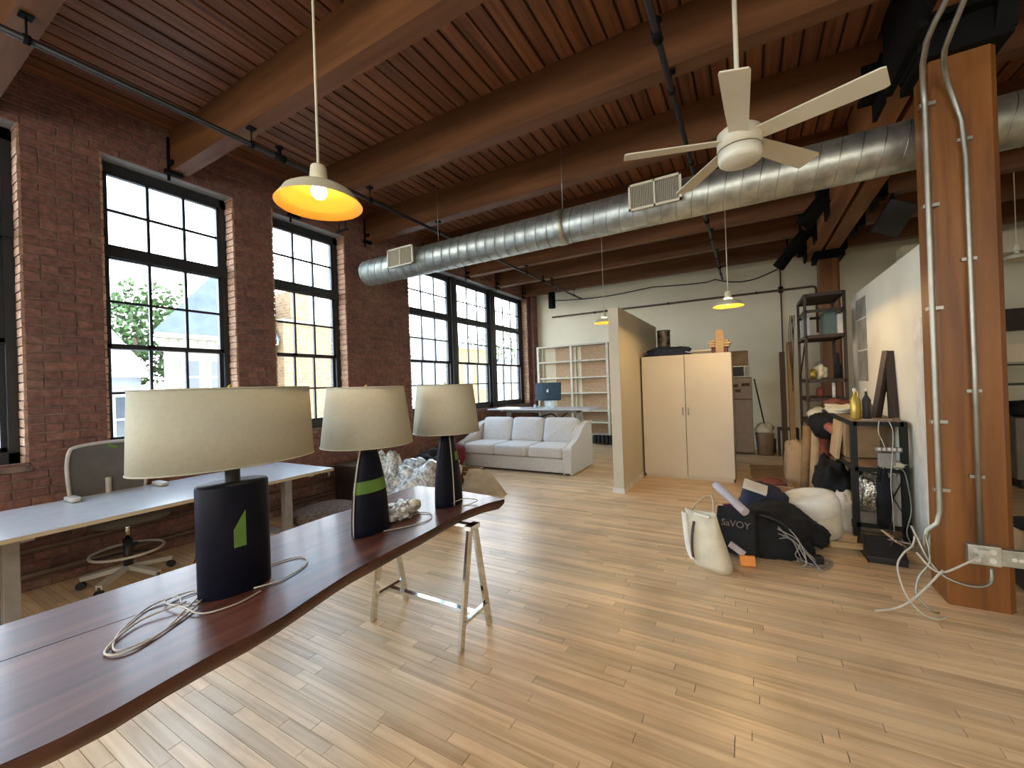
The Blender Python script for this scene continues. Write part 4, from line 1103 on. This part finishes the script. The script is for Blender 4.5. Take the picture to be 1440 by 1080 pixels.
for (x, y, c, m_, lab, sz) in ((.16, 6.0, 0, 'red', 'dark red cloth crumpled on top of the pale cardboard box', (.30, .22, .12)),):
    tag(MB().soft((x+.02, y+.1, .20), sz, None, .8, 22, 12, amp=.5, seed=8).build('red_cloth', M[m_]), lab, 'cloth')
tag(MB().obox((.16, 5.62, .17), (.16, .05, .10), RZ(.3) @ RX(.4)).build('paper_packet', M['cardlight']), 'small tan packet lying against the box in the pile', 'packet')

# ================================================================ THE PILE OF BAGS
t = thing('tote_bag', 'upright cream canvas tote bag with long handles on the floor', 'bag', (-.31, 3.72, 0))
g = MB()
prof = [(0, .150, .085), (.05, .150, .10), (.15, .145, .085), (.30, .135, .06), (.43, .135, .035)]
nn = 24; R = RZ(rad(-25)) ; c = Vector((-.30, 3.74, 0))
for i, (z, a, b_) in enumerate(prof):
    for k in range(nn):
        q = 2*pi*k/nn
        x = a*math.copysign(abs(cos(q))**.6, cos(q)); y = b_*math.copysign(abs(sin(q))**.8, sin(q))
        w_ = .006*noise.noise(Vector((x*20, y*20, z*18)))
        v = R @ Vector((x-.24*z+w_, y+w_, z+.012*sin(q*2)*(i == 4))); g.v.append(c+v)
for i in range(len(prof)-1):
    for k in range(nn): k2 = (k+1) % nn; g.f.append((i*nn+k, i*nn+k2, (i+1)*nn+k2, (i+1)*nn+k)); g.sm.append(True)
g.f.append(tuple(reversed(range(nn)))); g.sm.append(False)
o = g.build('bag_body', M['canvas'], t); so = o.modifiers.new('s', 'SOLIDIFY'); so.thickness = .004
MB().obox(c+(R @ Vector((-.06, -.045, .42))), (.13, .012, .02), R).build('rolled_hem', M['canvaswhite'], t)
def strip(pts, w, up):
    s = MB(); up = Vector(up)
    P = smooth(pts, 6)
    for i, p_ in enumerate(P):
        s.v += [p_-up*w/2, p_+up*w/2]
    for i in range(len(P)-1): s.f.append((2*i, 2*i+2, 2*i+3, 2*i+1)); s.sm.append(True)
    return s
o = strip([c+R @ Vector((-.225, -.04, .41)), c+R @ Vector((-.19, -.08, .30)), c+R @ Vector((-.15, -.115, .15)), c+R @ Vector((-.11, -.12, .06))], .045, R @ Vector((1, 0, 0))).build('handle', M['canvaswhite'], t); o.modifiers.new('s', 'SOLIDIFY').thickness = .004
o = strip([c+R @ Vector((-.10, -.115, .06)), c+R @ Vector((-.11, -.115, .15)), c+R @ Vector((-.12, -.09, .26)), c+R @ Vector((-.12, -.06, .36))], .022, R @ Vector((1, 0, 0))).build('handle', M['brownstrap'], t); o.modifiers.new('s', 'SOLIDIFY').thickness = .004
o = strip([c+R @ Vector((-.20, .03, .42)), c+R @ Vector((-.12, .06, .53)), c+R @ Vector((-.04, .09, .56)), c+R @ Vector((.0, .04, .42))], .028, R @ Vector((0, 1, 0))).build('handle', M['canvas'], t); o.modifiers.new('s', 'SOLIDIFY').thickness = .004
t = thing('shopping_bag', 'black shopping bag with white lettering behind the cream tote', 'bag', (-.10, 4.1, 0))
R = RZ(rad(-12)) @ RX(rad(-14))
MB().obox((-.13, 4.10, .21), (.33, .15, .38), R, .92).build('bag_body', M['blackcloth'], t, bevel=.015)
def text(s, loc, size, R, mat, parent):
    cu = D.curves.new('lettering', 'FONT'); cu.body = s; cu.size = size; cu.extrude = .0008; cu.materials.append(mat)
    o = D.objects.new('lettering', cu); C.objects.link(o); o.parent = parent
    off = Vector(parent.get('_o', (0, 0, 0)))
    o.matrix_local = Matrix.Translation(Vector(loc)-off) @ R.to_4x4()
    dg = bpy.context.evaluated_depsgraph_get(); dg.update()
    me = D.meshes.new_from_object(o.evaluated_get(dg)); mw = o.matrix_local.copy(); D.objects.remove(o)
    o = D.objects.new('lettering', me); C.objects.link(o); o.parent = parent; o.matrix_local = mw
    return o
TR = R @ Matrix.Rotation(pi/2, 3, 'X')
text('SaVOY', Vector((-.13, 4.10, .21))+R @ Vector((-.11, -.077, .03)), .078, TR, M['stone'], t)
t = thing('duffel_bag', 'bulky black duffel bag in the middle of the pile', 'bag', (.12, 4.35, 0))
MB().soft((.12, 4.36, .20), (.62, .50, .46), RZ(.2), .7, 36, 20, amp=.3, seed=3.3, flat=True).build('bag_body', M['blackcloth'], t)
MB().tube(smooth([(-.02, 4.14, .34), (.08, 4.07, .37), (.2, 4.08, .32), (.3, 4.13, .2)]), .012, 8).build('strap', M['dark'], t)
t = thing('garment_bag', 'long black garment bag slumped over the top of the pile', 'bag', (.2, 4.7, 0))
MB().soft((.10, 4.72, .34), (.40, .40, .28), RY(.35), .7, 28, 14, amp=.3, seed=6.1).build('upper', M['navycloth'], t)
MB().soft((.30, 4.62, .22), (.62, .34, .20), RY(.52) @ RZ(-.2), .6, 28, 14, amp=.2, seed=1.1).build('lower', M['blackcloth'], t)
tag(MB().cyl((-.30, 4.34, .54), (-.06, 4.02, .40), .036, 16).build('poster_tube', M['lilac']), 'pale lilac poster tube slanting across the black bags', 'tube')
tag(MB().obox((-.26, 4.42, .46), (.10, .08, .03), RY(.5)).build('paper_wad', M['canvas']), 'cream paper end sticking up at the tube top', 'paper')
tag(MB().obox((.02, 4.55, .50), (.20, .14, .03), RY(.3) @ RX(.3)).build('magazine', M['paper']), 'glossy magazine wedged behind the poster tube', 'magazine')
tag(MB().obox((-.20, 4.22, .37), (.08, .05, .06), RZ(.4)).build('plum_pouch', plain('plum', (.10, .015, .05), .8), bevel=.008), 'plum pouch under the lilac poster tube', 'pouch')
t = thing('snack_packet', 'orange glossy packet on the floor by the black duffel', 'packet', (-.07, 3.86, 0))
MB().obox((-.055, 3.87, .045), (.115, .035, .085), RZ(.25) @ RX(-.3)).build('packet', M['orange'], t, bevel=.01)
tag(MB().obox((-.13, 3.90, .12), (.13, .02, .05), RZ(-.3) @ RY(.5)).build('grey_packet', M['lilac']), 'grey folded packet above the orange one', 'packet')
t = thing('cable_bundle', 'tangle of grey cables spilling right of the black duffel', 'cable', (.35, 4.2, 0))
rr = random.Random(2)
for k in range(7):
    pts = [(.18+rr.uniform(-.05, .05), 4.12, .30-.02*k), (.26+rr.uniform(-.04, .06), 4.06+rr.uniform(-.04, .04), .2), (.33+rr.uniform(-.05, .08), 4.06+rr.uniform(-.08, .05), .06), (.40+rr.uniform(-.08, .08), 4.02+rr.uniform(-.06, .1), .012), (.50+rr.uniform(-.1, .05), 4.14+rr.uniform(-.1, .1), .012), (.42+rr.uniform(-.08, .05), 4.22+rr.uniform(-.05, .05), .012), (.30, 4.12+rr.uniform(-.04, .04), .02)]
    MB().tube(smooth(pts), .005, 6).build('cable', M['greypaint'], t)
MB().obox((.42, 4.16, .035), (.12, .07, .06), RZ(.3)).build('adapter', M['dark'], t, bevel=.008)
# white canvas bag / pail
t = thing('canvas_bucket', 'round white canvas bag with folded rim beside the black pile', 'bag', (.5, 4.82, 0))
R = RX(rad(10)) @ RY(rad(-10)); c = Vector((.52, 4.85, .02))
MB().lathe([(.17, .0), (.195, .04), (.20, .16), (.195, .26), (.185, .30)], c, 36, 1.1, .92, 0, cap0=True, R=R).build('bag_body', M['canvas'], t)
MB().lathe([(.205, .24), (.212, .25), (.208, .36), (.195, .40), (.15, .415), (.05, .40), (.001, .39)], c, 36, 1.1, .92, 0, R=R).build('folded_rim', M['canvaswhite'], t)
MB().obox(c+R @ Vector((-.06, -.192, .13)), (.22, .014, .18), R).build('pocket', M['canvaswhite'], t, bevel=.006)
t = thing('white_paper_bag', 'white crumpled paper bag between the canvas bucket and the rack', 'bag', (.85, 5.1, 0))
MB().soft((.80, 5.28, .17), (.30, .34, .34), None, .8, 28, 16, amp=.5, seed=12, flat=True, fr=6).build('bag', M['canvaswhite'], t)
t = thing('flat_cardboard', 'flattened brown cardboard lying behind the bag pile', 'cardboard', (.3, 5.6, 0))
MB().obox((.38, 5.62, .16), (.80, .7, .012), RX(.12) @ RY(.06) @ RZ(.2)).build('sheet', M['card'], t)
MB().obox((.10, 5.25, .12), (.5, .35, .012), RX(.25)).build('sheet', M['cardlight'], t)
t = thing('wood_plank', 'thin pale wood plank lying in front of the rack', 'plank', (.75, 4.7, 0))
MB().bar((.58, 4.55, .05), (1.0, 4.52, .08), .02, .05).build('plank', M['pine'], t)
t = thing('black_case', 'low black case on the floor before the rack', 'case', (.92, 4.45, 0))
MB().prism([(4.36, 0), (4.72, 0), (4.66, .13), (4.5, .18), (4.36, .05)], .80, 1.04, 'x').build('case', M['dark'], t, bevel=.01)
tag(MB().obox((1.0, 4.52, .17), (.10, .16, .012), RY(.6) @ RZ(.5)).build('card_flap', M['cardlight']), 'folded tan card flap on the low black case', 'card')
t = thing('cable_bundle', 'knot of black and grey cords by the work rack foot', 'cable', (1.05, 4.6, 0))
for k in range(6):
    pts = [(1.02+rr.uniform(-.1, .1), 4.55+rr.uniform(-.1, .1), rr.uniform(.01, .2)) for _ in range(5)]
    MB().tube(smooth(pts), .007, 6).build('cord', M['greypaint'] if k % 2 else M['bcord'], t)

# ================================================================ RACK / WORKBENCH
def rack(name, lab, x0, x1, y0, y1, legs_z, shelves, mat, top=None, pw=.038, brace=()):
    t = thing(name, lab, 'rack', ((x0+x1)/2, (y0+y1)/2, 0))
    for x in (x0, x1):
        for y in (y0, y1):
            MB().box(x-pw/2, x+pw/2, y-pw/2, y+pw/2, 0, legs_z).build('post', mat, t)
    for z, m in shelves:
        f = MB(); h = .04
        f.box(x0, x1, y0-pw/2, y0-pw/2+.012, z-h, z); f.box(x0, x1, y1+pw/2-.012, y1+pw/2, z-h, z); f.box(x0-pw/2, x0-pw/2+.012, y0, y1, z-h, z); f.box(x1+pw/2-.012, x1+pw/2, y0, y1, z-h, z)
        f.build('shelf_frame', mat, t)
        if m: MB().box(x0+.005, x1-.005, y0+.005, y1-.005, z-.012, z+.006).build('shelf_board', m, t)
    for a, b_ in brace: MB().bar(a, b_, .018, .006).build('brace', mat, t)
    return t
rack('workbench_rack', 'black steel work rack with wooden top beside the right partition', .85, 1.21, 5.05, 6.75, 1.09, ((1.09, M['benchtop']), (.66, M['benchtop']), (.13, None)), M['paintblack'], pw=.052, brace=(((1.21, 5.04, .60), (1.02, 5.04, .15)), ((1.02, 5.04, .60), (1.21, 5.04, .2))))
rack('tall_rack', 'tall dark steel rack near the end wall', .70, 1.13, 6.98, 7.85, 2.66, ((2.66, M['brownstrap']), (2.44, None), (2.09, M['brownstrap']), (1.48, M['brownstrap']), (1.22, M['brownstrap']), (.9, M['brownstrap']), (.5, M['brownstrap'])), M['darkwood'], pw=.034, brace=(((.70, 7.0, 2.05), (.70, 7.85, 1.5)),))
# on the tall rack
tag(MB().box(.93, 1.06, 7.1, 7.5, 2.098, 2.42).build('grey_box', M['teal'], bevel=.004), 'dark teal box standing on the upper shelf of the tall rack', 'box')
tag(MB().box(1.065, 1.125, 7.02, 7.5, 2.098, 2.36).build('white_binder', M['paper'], bevel=.004), 'white binder on the tall rack, beside the partition side post', 'binder')
tag(MB().box(.735, .80, 7.45, 7.8, 2.098, 2.55).build('white_binder', M['logo'], bevel=.004), 'tall white folder on the tall rack, end wall side', 'binder')
for (x, y, z, m_, nm, lab, kind) in ((.78, 7.1, 1.492, 'brass', 'small_jar', 'small gold jar on the middle shelf of the tall rack', 'lathe'), (.88, 7.2, 1.492, 'canvas', 'cream_vase', 'cream figurine on the middle shelf of the tall rack', 'soft'), (1.06, 7.1, 1.492, 'blackcloth', 'dark_bottle', 'tall dark bottle on the middle shelf of the tall rack', 'bottle'), (.95, 7.4, 1.492, 'red', 'dark_red_vase', 'dark red vase on the middle shelf of the tall rack', 'lathe'), (1.0, 7.05, 1.232, 'paper', 'candle', 'pale candle on the lower shelf of the tall rack', 'candle'), (.86, 7.15, 1.232, 'red', 'tin', 'dark red tin on the lower shelf of the tall rack', 'lathe')):
    b_ = MB()
    if kind == 'soft': b_.soft((x, y, z+.09), (.15, .15, .20), None, .8, 20, 12, amp=.5, seed=x)
    elif kind == 'bottle': b_.lathe([(.045, 0), (.045, .16), (.02, .22), (.018, .34)], (x, y, z), 16, cap0=True, cap1=True)
    elif kind == 'candle': b_.lathe([(.02, 0), (.02, .2)], (x, y, z), 12, cap0=True, cap1=True)
    else: b_.lathe([(.03, 0), (.045, .05), (.04, .12), (.02, .14)], (x, y, z), 16, cap0=True, cap1=True)
    tag(b_.build(nm, M[m_]), lab, nm.split('_')[-1])
for k, (x, z, r) in enumerate(((.60, 2.45, .015),)):
    t = thing('hanging_cords', 'loop of dark cords hanging beside the tall rack', 'cord', (.6, 7.9, 2.0))
    for j in range(4): MB().tube(smooth([(.60+.02*j, 7.9, 2.5), (.57+.02*j, 7.88, 2.1), (.60, 7.9, 1.6-.1*j), (.63, 7.9, 2.1), (.62, 7.9, 2.5)]), .006, 6).build('cord', M['brownstrap'], t)
# tall cardboard / tubes standing at the left of the rack
for k, (x, y, m_, h, lab) in enumerate(((.60, 8.2, 'card', 2.1, 'tall brown board leaning left of the tall rack'), (.50, 8.35, 'brownstrap', 1.95, 'second, darker board leaning left of the tall rack'))):
    tag(MB().obox((x, y, h/2), (.07, .20, h), RX(-.06)).build('leaning_board', M[m_]), lab, 'board')
# on the work rack top
def bottle(x, y, z, m1, m2, lab, h=.30, r=.032):
    t = thing('bottle', lab, 'bottle', (x, y, z))
    MB().lathe([(r*.95, 0), (r, .01), (r, h*.62), (r*.35, h*.78), (r*.3, h*.9)], (x, y, z), 20, cap0=True).build('bottle_body', m1, t)
    MB().lathe([(r*.4, h*.9), (r*.42, h), (r*.1, h*1.02)], (x, y, z), 14).build('cap', m2, t)
bottle(.90, 5.22, 1.098, M['brass'], M['paper'], 'yellow bottle with white cap on the work rack, left of the pair', .30, .038)
bottle(1.00, 5.28, 1.098, M['dark'], M['shadeenamel'], 'dark bottle with cream cap on the work rack, right of the pair', .30, .034)
bottle(.96, 5.42, 1.098, M['brass'], M['brass'], 'slim brass spray bottle behind the two capped bottles', .27, .024)
bottle(1.06, 5.45, 1.098, M['card'], M['red'], 'small amber bottle at the right behind the dark bottle', .18, .025)
t = thing('wooden_wedge', 'tall dark wooden A-shaped stand leaning on the partition', 'stand', (1.2, 5.5, 1.1))
MB().bar((1.10, 5.42, 1.10), (1.225, 5.52, 1.76), .05, .07).build('front_leg', M['darkwood'], t)
MB().bar((1.225, 5.40, 1.10), (1.235, 5.52, 1.76), .04, .07).build('rear_leg', M['darkwood'], t)
tag(MB().box(.93, 1.15, 5.10, 5.14, 1.098, 1.108).build('steel_ruler', M['galv']), 'steel strip lying on the front of the work rack top', 'ruler')
for k, (x, y, s, lab) in enumerate(((.90, 6.1, (.28, .5, .10), 'bundle of cream cloth on the work rack top, nearest the bottles'), (.92, 6.55, (.25, .3, .14), 'brown cloth heap on the far end of the work rack top'))):
    tag(MB().soft((x+.05, y, 1.10+s[2]/2), s, None, .7, 22, 12, amp=.5, seed=20+k, flat=True).build('cloth_bundle', M['canvas'] if k == 0 else M['red']), lab, 'cloth')
tag(MB().soft((.80, 7.0, .98), (.22, .26, .24), None, .8, 22, 12, amp=.2, seed=31).build('cream_bowl', M['canvas']), 'cream lampshade-like bundle at the far end of the work rack', 'bundle')
tag(MB().soft((.86, 6.55, .90), (.36, .5, .34), None, .7, 24, 14, amp=.3, seed=33).build('black_holdall', M['blackcloth']), 'black holdall hanging under the far end of the work rack top', 'bag')
tag(MB().cyl((.80, 6.1, .93), (.90, 5.75, .84), .05, 16).build('pink_roll', M['pink']), 'salmon pink roll sticking out of the work rack', 'roll')
tag(MB().obox((.98, 5.62, .88), (.28, .30, .38), RX(.1) @ RZ(.1)).build('kraft_box', M['card'], bevel=.004), 'brown cardboard box on the middle shelf of the work rack', 'box')
tag(MB().obox((.82, 5.75, .84), (.03, .42, .40), RY(.12)).build('kraft_bag', M['cardlight'], bevel=.004), 'tan kraft bag at the left side of the middle shelf', 'bag')
t = thing('power_strip', 'grey power strip with cords hanging at the work rack front', 'power strip', (1.08, 5.0, .8))
MB().obox((1.09, 5.00, .84), (.19, .04, .04)).build('strip', M['conduit'], t, bevel=.004)
for k in range(5): MB().obox((1.02+k*.035, 4.975, .845), (.02, .02, .025)).build('plug', M['paper'], t)
MB().tube(smooth([(1.03, 4.99, 1.10), (1.02, 4.97, 1.0), (1.05, 4.97, .9), (1.06, 4.97, .86)]), .0035, 8).build('cord', M['wcord'], t)
MB().tube(smooth([(1.10, 4.99, 1.10), (1.12, 4.97, 1.0), (1.11, 4.97, .8), (1.09, 4.96, .55), (1.10, 4.97, .35), (1.10, 4.95, .1)]), .0035, 8).build('cord', M['wcord'], t)
MB().tube(smooth([(1.10, 4.98, .68), (1.18, 4.97, .66), (1.21, 4.96, .5), (1.22, 4.95, .3), (1.18, 4.93, .12), (1.2, 4.9, .02)]), .005, 8).build('cord', M['conduit'], t)
MB().obox((1.08, 5.02, .74), (.12, .06, .13)).build('adapter', M['greypaint'], t, bevel=.006)
MB().soft((1.14, 5.05, .69), (.14, .12, .06), None, .8, 20, 10, amp=.8, seed=2, fr=8).build('cord_coil', M['canvas'], t)
for (x, y, z, s, m_, nm, lab) in ((1.0, 5.15, .42, (.26, .2, .40), 'foil', 'foil_bag', 'crumpled foil bag under the middle shelf of the work rack'),
                                (1.05, 5.02, .40, (.10, .08, .58), 'blackcloth', 'black_umbrella', 'long black folded umbrella standing in the work rack'),
                                (1.17, 5.25, .33, (.14, .2, .55), 'canvaswhite', 'white_sack', 'white plastic sack at the partition side of the work rack'),
                                (.98, 5.2, .145, (.30, .26, .26), 'stone', 'grey_sack', 'grey sack on the floor inside the work rack'),
                                (.78, 5.9, .33, (.30, .6, .60), 'blackcloth', 'black_coat', 'black coat heap left of the work rack')):
    tag(MB().soft((x, y, z), s, None, .75, 26, 16, amp=.4, seed=x*9, flat=True, fr=6).build(nm, M[m_]), lab, nm.split('_')[-1])
for k, (x, y, h, m_, lab) in enumerate(((.62, 6.85, .85, 'card', 'brown cardboard tube leaning at the far end of the work rack, leftmost'), (.70, 6.7, .80, 'cardlight', 'pale roll leaning beside the brown tube'), (.76, 6.45, .75, 'red', 'dark red roll leaning between the pale roll and the black coat'))):
    tag(MB().cyl((x, y, 0), (x+.06, y+.1, h), .055, 14).build('leaning_roll', M[m_]), lab, 'roll')
tag(MB().soft((.56, 7.15, .36), (.30, .35, .70), None, .6, 24, 14, amp=.25, seed=41, flat=True).build('kraft_sack', M['cardlight']), 'tall tan paper sack left of the tall rack', 'sack')
# thin grey panels on the partition
t = thing('grey_panels', 'thin grey panels on the partition by the tall rack', 'sheet', (1.26, 6.9, 1.8))
for k, (y0, y1, z0, z1) in enumerate(((6.55, 7.05, 2.25, 2.5), (6.55, 7.0, 1.85, 2.23), (6.55, 7.02, 1.45, 1.83))): MB().box(1.262, 1.267, y0, y1, z0, z1).build('sheet', M['dullgrey'], t)

# ================================================================ BEYOND THE COLUMN
struct(MB().box(2.2, XR, 8.9, 9.2, 3.25, 3.56).build('trim_3', M['white']))
tag(MB().box(2.9, 5.4, 10.25, 10.38, 2.18, 2.55).build('wall_shelf', M['darkwood']), 'long dark shelf high on the wall beyond the timber column', 'shelf')
tag(MB().box(2.97, 3.7, 8.0, 8.35, 1.62, 1.87).build('white_box', M['white'], bevel=.006), 'white box on the black shelf beyond the timber column', 'box')
t = thing('black_shelf_unit', 'black shelf unit beyond the timber column', 'shelf', (3.4, 8.1, 0))
for z in (1.60, 1.34): MB().box(2.9, 4.2, 7.95, 8.4, z-.02, z).build('shelf_board', M['dark'], t)
for x in (2.9, 4.2):
    for y in (7.97, 8.38): MB().box(x-.015, x+.015, y-.015, y+.015, 0, 1.85).build('post', M['dark'], t)
tag(MB().soft((3.3, 8.0, 1.02), (.75, .4, .22), None, .5, 24, 12, amp=.2, seed=3).build('black_case', M['blackcloth']), 'soft black case on top of the grey cabinet beyond the column', 'case')
t = thing('grey_cabinet', 'grey fabric storage cabinet beyond the timber column', 'cabinet', (3.3, 8.0, 0))
MB().box(2.93, 4.15, 7.75, 8.3, .12, .91).build('body', M['stone'], t, bevel=.01)
for x in (3.08, 3.6): MB().box(x, x+.02, 7.735, 7.75, .14, .89).build('zipper', M['dark'], t)
for x in (2.98, 4.08): MB().box(x, x+.05, 7.8, 8.2, 0, .12).build('foot', M['dark'], t)
t = thing('side_cart', 'low black cart just right of the timber column', 'cart', (1.8, 4.2, 0))
MB().box(1.56, 2.1, 4.0, 4.4, .05, .20).build('tray', M['dark'], t, bevel=.006)
for x in (1.60, 2.06):
    for y in (4.04, 4.36): MB().cyl((x, y, 0), (x, y, .05), .02, 10).build('foot', M['dark'], t)
tag(MB().box(1.57, 2.05, 4.02, 4.38, .20, .44).build('carton', M['cardlight'], bevel=.004), 'tan carton on the low black cart right of the column', 'box')
tag(MB().soft((1.75, 4.2, .475), (.40, .26, .075), None, .6, 20, 10, amp=.2, seed=1).build('black_pouch', M['blackcloth']), 'flat black pouch on the tan carton', 'pouch')

# ================================================================ OUTSIDE
t = thing('street', 'grey street ground below the windows', 'ground', (-20, 15, -5)); t['kind'] = 'structure'
MB().box(-120, -5.6, -60, 140, -5.2, -5).build('ground', M['ground'], t)
def winbox(par, x, y, z, w, h):
    f = MB().box(x, x+.06, y-w/2-.08, y+w/2+.08, z-h/2-.08, z+h/2+.08).build('window', M['outwhitetrim'], par)
    MB().box(x+.06, x+.07, y-w/2, y+w/2, z+.03, z+h/2).build('pane', M['outwin'], f); MB().box(x+.06, x+.07, y-w/2, y+w/2, z-h/2, z-.03).build('pane', M['outwin'], f)
h = thing('house', 'pale siding house with a tan shingle roof seen through the left window', 'building', (-18, 3, -5))
MB().box(-24, -17, -3, 5.6, -5, 2.35).build('wall', M['outwhite'], h)
MB().prism([(-16.6, 2.3), (-20.5, 4.35), (-24.4, 2.3)], -3.4, 5.8, 'y').build('roof', M['shingle'], h)
MB().box(-16.75, -16.6, -3.4, 5.8, 2.2, 2.36).build('gutter', M['outwhitetrim'], h)
MB().box(-21, -20.3, 4.2, 4.9, 3.8, 4.9).build('chimney', M['outwhitetrim'], h)
for y in (1.6, 4.0, 5.3): winbox(h, -17, y, .9, .7, 1.4)
h = thing('house', 'cream stone house with a steep blue slate roof behind the left window', 'building', (-18, 8, -5))
MB().prism([(-16.4, 6.0), (-16.4, 9.3), (-18.8, 9.3), (-18.5, 7.1)], -5, 3.15).build('wall', M['outcream'], h)
MB().prism([(-16.2, 5.8), (-16.2, 9.5), (-18.95, 9.5), (-18.65, 6.98)], 3.15, 3.45).build('cornice', M['cornice'], h)
MB().prism([(-16.05, 5.65), (-16.05, 9.58), (-19, 9.58), (-18.7, 6.92)], 3.45, 3.62).build('cornice', M['cornice'], h)
for k in range(14): MB().box(-16.2, -16.1, 5.8+k*.27, 5.9+k*.27, 3.25, 3.42).build('dentil', M['outwhitetrim'], h)
rf = MB(); A = Vector((-17.6, 8.8, 7.1)); q = [(-16.0, 5.6, 3.62), (-16.0, 9.6, 3.62), (-19, 9.6, 3.62), (-18.7, 6.9, 3.62)]
for i in range(4): rf.quad([q[i], q[(i+1) % 4], A])
rf.quad(list(reversed(q))); rf.build('roof', M['slate'], h)
for y in (6.75, 7.55, 8.4): winbox(h, -16.4, y, 2.2, .42, 1.1)
for y in (6.75, 7.9): winbox(h, -16.4, y, -.6, .6, 1.4)
h = thing('brick_building', 'tan brick building with a chimney seen through the middle window', 'building', (-17, 11, -5))
MB().box(-24, -16, 9.75, 14.2, -5, 4.38).build('wall', M['tanbrick'], h)
MB().box(-24.1, -15.9, 9.7, 14.3, 4.38, 4.5).build('coping', M['outcream'], h)
MB().box(-17.2, -16.1, 10.15, 10.95, 4.5, 5.7).build('chimney', M['tanbrick'], h)
MB().box(-18.6, -17.9, 9.95, 10.4, 4.5, 5.75).build('chimney', M['greypaint'], h)
h = thing('apartment_block', 'white apartment block seen through the far triple window, leftmost', 'building', (-18, 18, -5))
MB().box(-26, -16, 15.2, 20.6, -5, 4.3).build('wall', M['outwhite'], h)
MB().box(-26.2, -15.8, 15.0, 20.8, 4.3, 4.5).build('coping', M['outwhitetrim'], h)
for y in (16.9, 18.2, 19.6):
    for z in (2.6, -.2): winbox(h, -16, y, z, .8, 1.6)
h = thing('apartment_block', 'yellow brick block seen through the middle of the triple window', 'building', (-18, 23, -5))
MB().box(-26, -16, 20.9, 25.4, -5, 4.0).build('wall', M['yellowbrick'], h)
MB().box(-26.2, -15.8, 20.8, 25.5, 4.0, 4.25).build('coping', M['outcream'], h)
for y in (22.1, 23.8):
    for z in (2.2, -.6): winbox(h, -16, y, z, .8, 1.6)
MB().cyl((-17, 22.1, 4.2), (-17, 22.1, 5.6), .06, 8).build('mast', M['greypaint'], h); MB().soft((-17, 21.7, 5.5), (.3, .7, .7), None, .9, 14, 8).build('dish', M['greypaint'], h)
h = thing('apartment_block', 'pale block with many windows seen through the rightmost far window', 'building', (-18, 29, -5))
MB().box(-26, -16, 25.8, 40, -5, 3.3).build('wall', M['outwhitetrim'], h)
MB().box(-26.2, -15.8, 25.7, 40.2, 3.3, 3.5).build('coping', M['slate'], h)
for y in (27, 28.9, 30.8, 33):
    for z in (2.0, -.6): winbox(h, -16, y, z, .9, 1.5)
def tree(x, y, z, r, lab, seed):
    t = thing('tree', lab, 'tree', (x, y, -5))
    MB().cyl((x, y, -5), (x, y, z), .25, 10, .12).build('trunk', M['trunk'], t)
    rr = random.Random(seed); g = MB()
    for k in range(2600):
        a = rr.uniform(0, 2*pi); ph = math.asin(rr.uniform(-1, 1)); q = r*(rr.random()**.33)*(1+.35*noise.noise(Vector((cos(a)*2, sin(a)*2, ph*2+seed))))
        c = Vector((x+q*cos(a)*cos(ph)*1.3, y+q*sin(a)*cos(ph)*1.3, z+q*sin(ph)))
        u = Vector((rr.gauss(0, 1), rr.gauss(0, 1), rr.gauss(0, 1))).normalized(); v = u.orthogonal().normalized(); s = .16
        g.quad([c-u*s, c-v*s*.6, c+u*s, c+v*s*.6])
    tag(g.build('foliage', M['leaf'], t), kind='stuff')
tree(-27, 8.7, 4.7, 2.6, 'leafy green tree rising behind the house roofs', 1)
tree(-30, 15.5, 5.0, 2.2, 'second leafy tree beside the slate roof', 3)
tree(-32, 52, 6.5, 4.0, 'green tree beyond the rightmost far window', 2)

GR = {'pendant_lamp': 'barn-style pendant lamps', 'trestle': 'chrome trestles under the slab table', 'duct_register': 'registers on the spiral duct', 'timber_column': 'timber columns',
      'column_conduit': 'conduits on the near column', 'spotlight': 'black spotlights under the girder', 'sprinkler_pipe': 'sprinkler pipes under the beams', 'plastic_bag': 'plastic bags behind the slab table',
      'bottle': 'bottles on the work rack', 'tree': 'trees beyond the street', 'apartment_block': 'blocks beyond the triple window', 'house': 'houses across the street', 'book': 'books on the wardrobe',
      'cup': 'cups on the standing desk', 'leaning_roll': 'rolls leaning at the work rack', 'leaning_board': 'boards leaning by the tall rack', 'white_binder': 'white files on the tall rack', 'cardboard_box': 'cardboard boxes on the floor',
      'cloth_bundle': 'cloth heaps on the work rack', 'cable_bundle': 'cable tangles on the floor'}
for o in D.objects:
    if '_o' in o: del o['_o']
    if o.parent is None and o.name.split('.')[0] in GR and 'label' in o and 'group' not in o: o['group'] = GR[o.name.split('.')[0]]
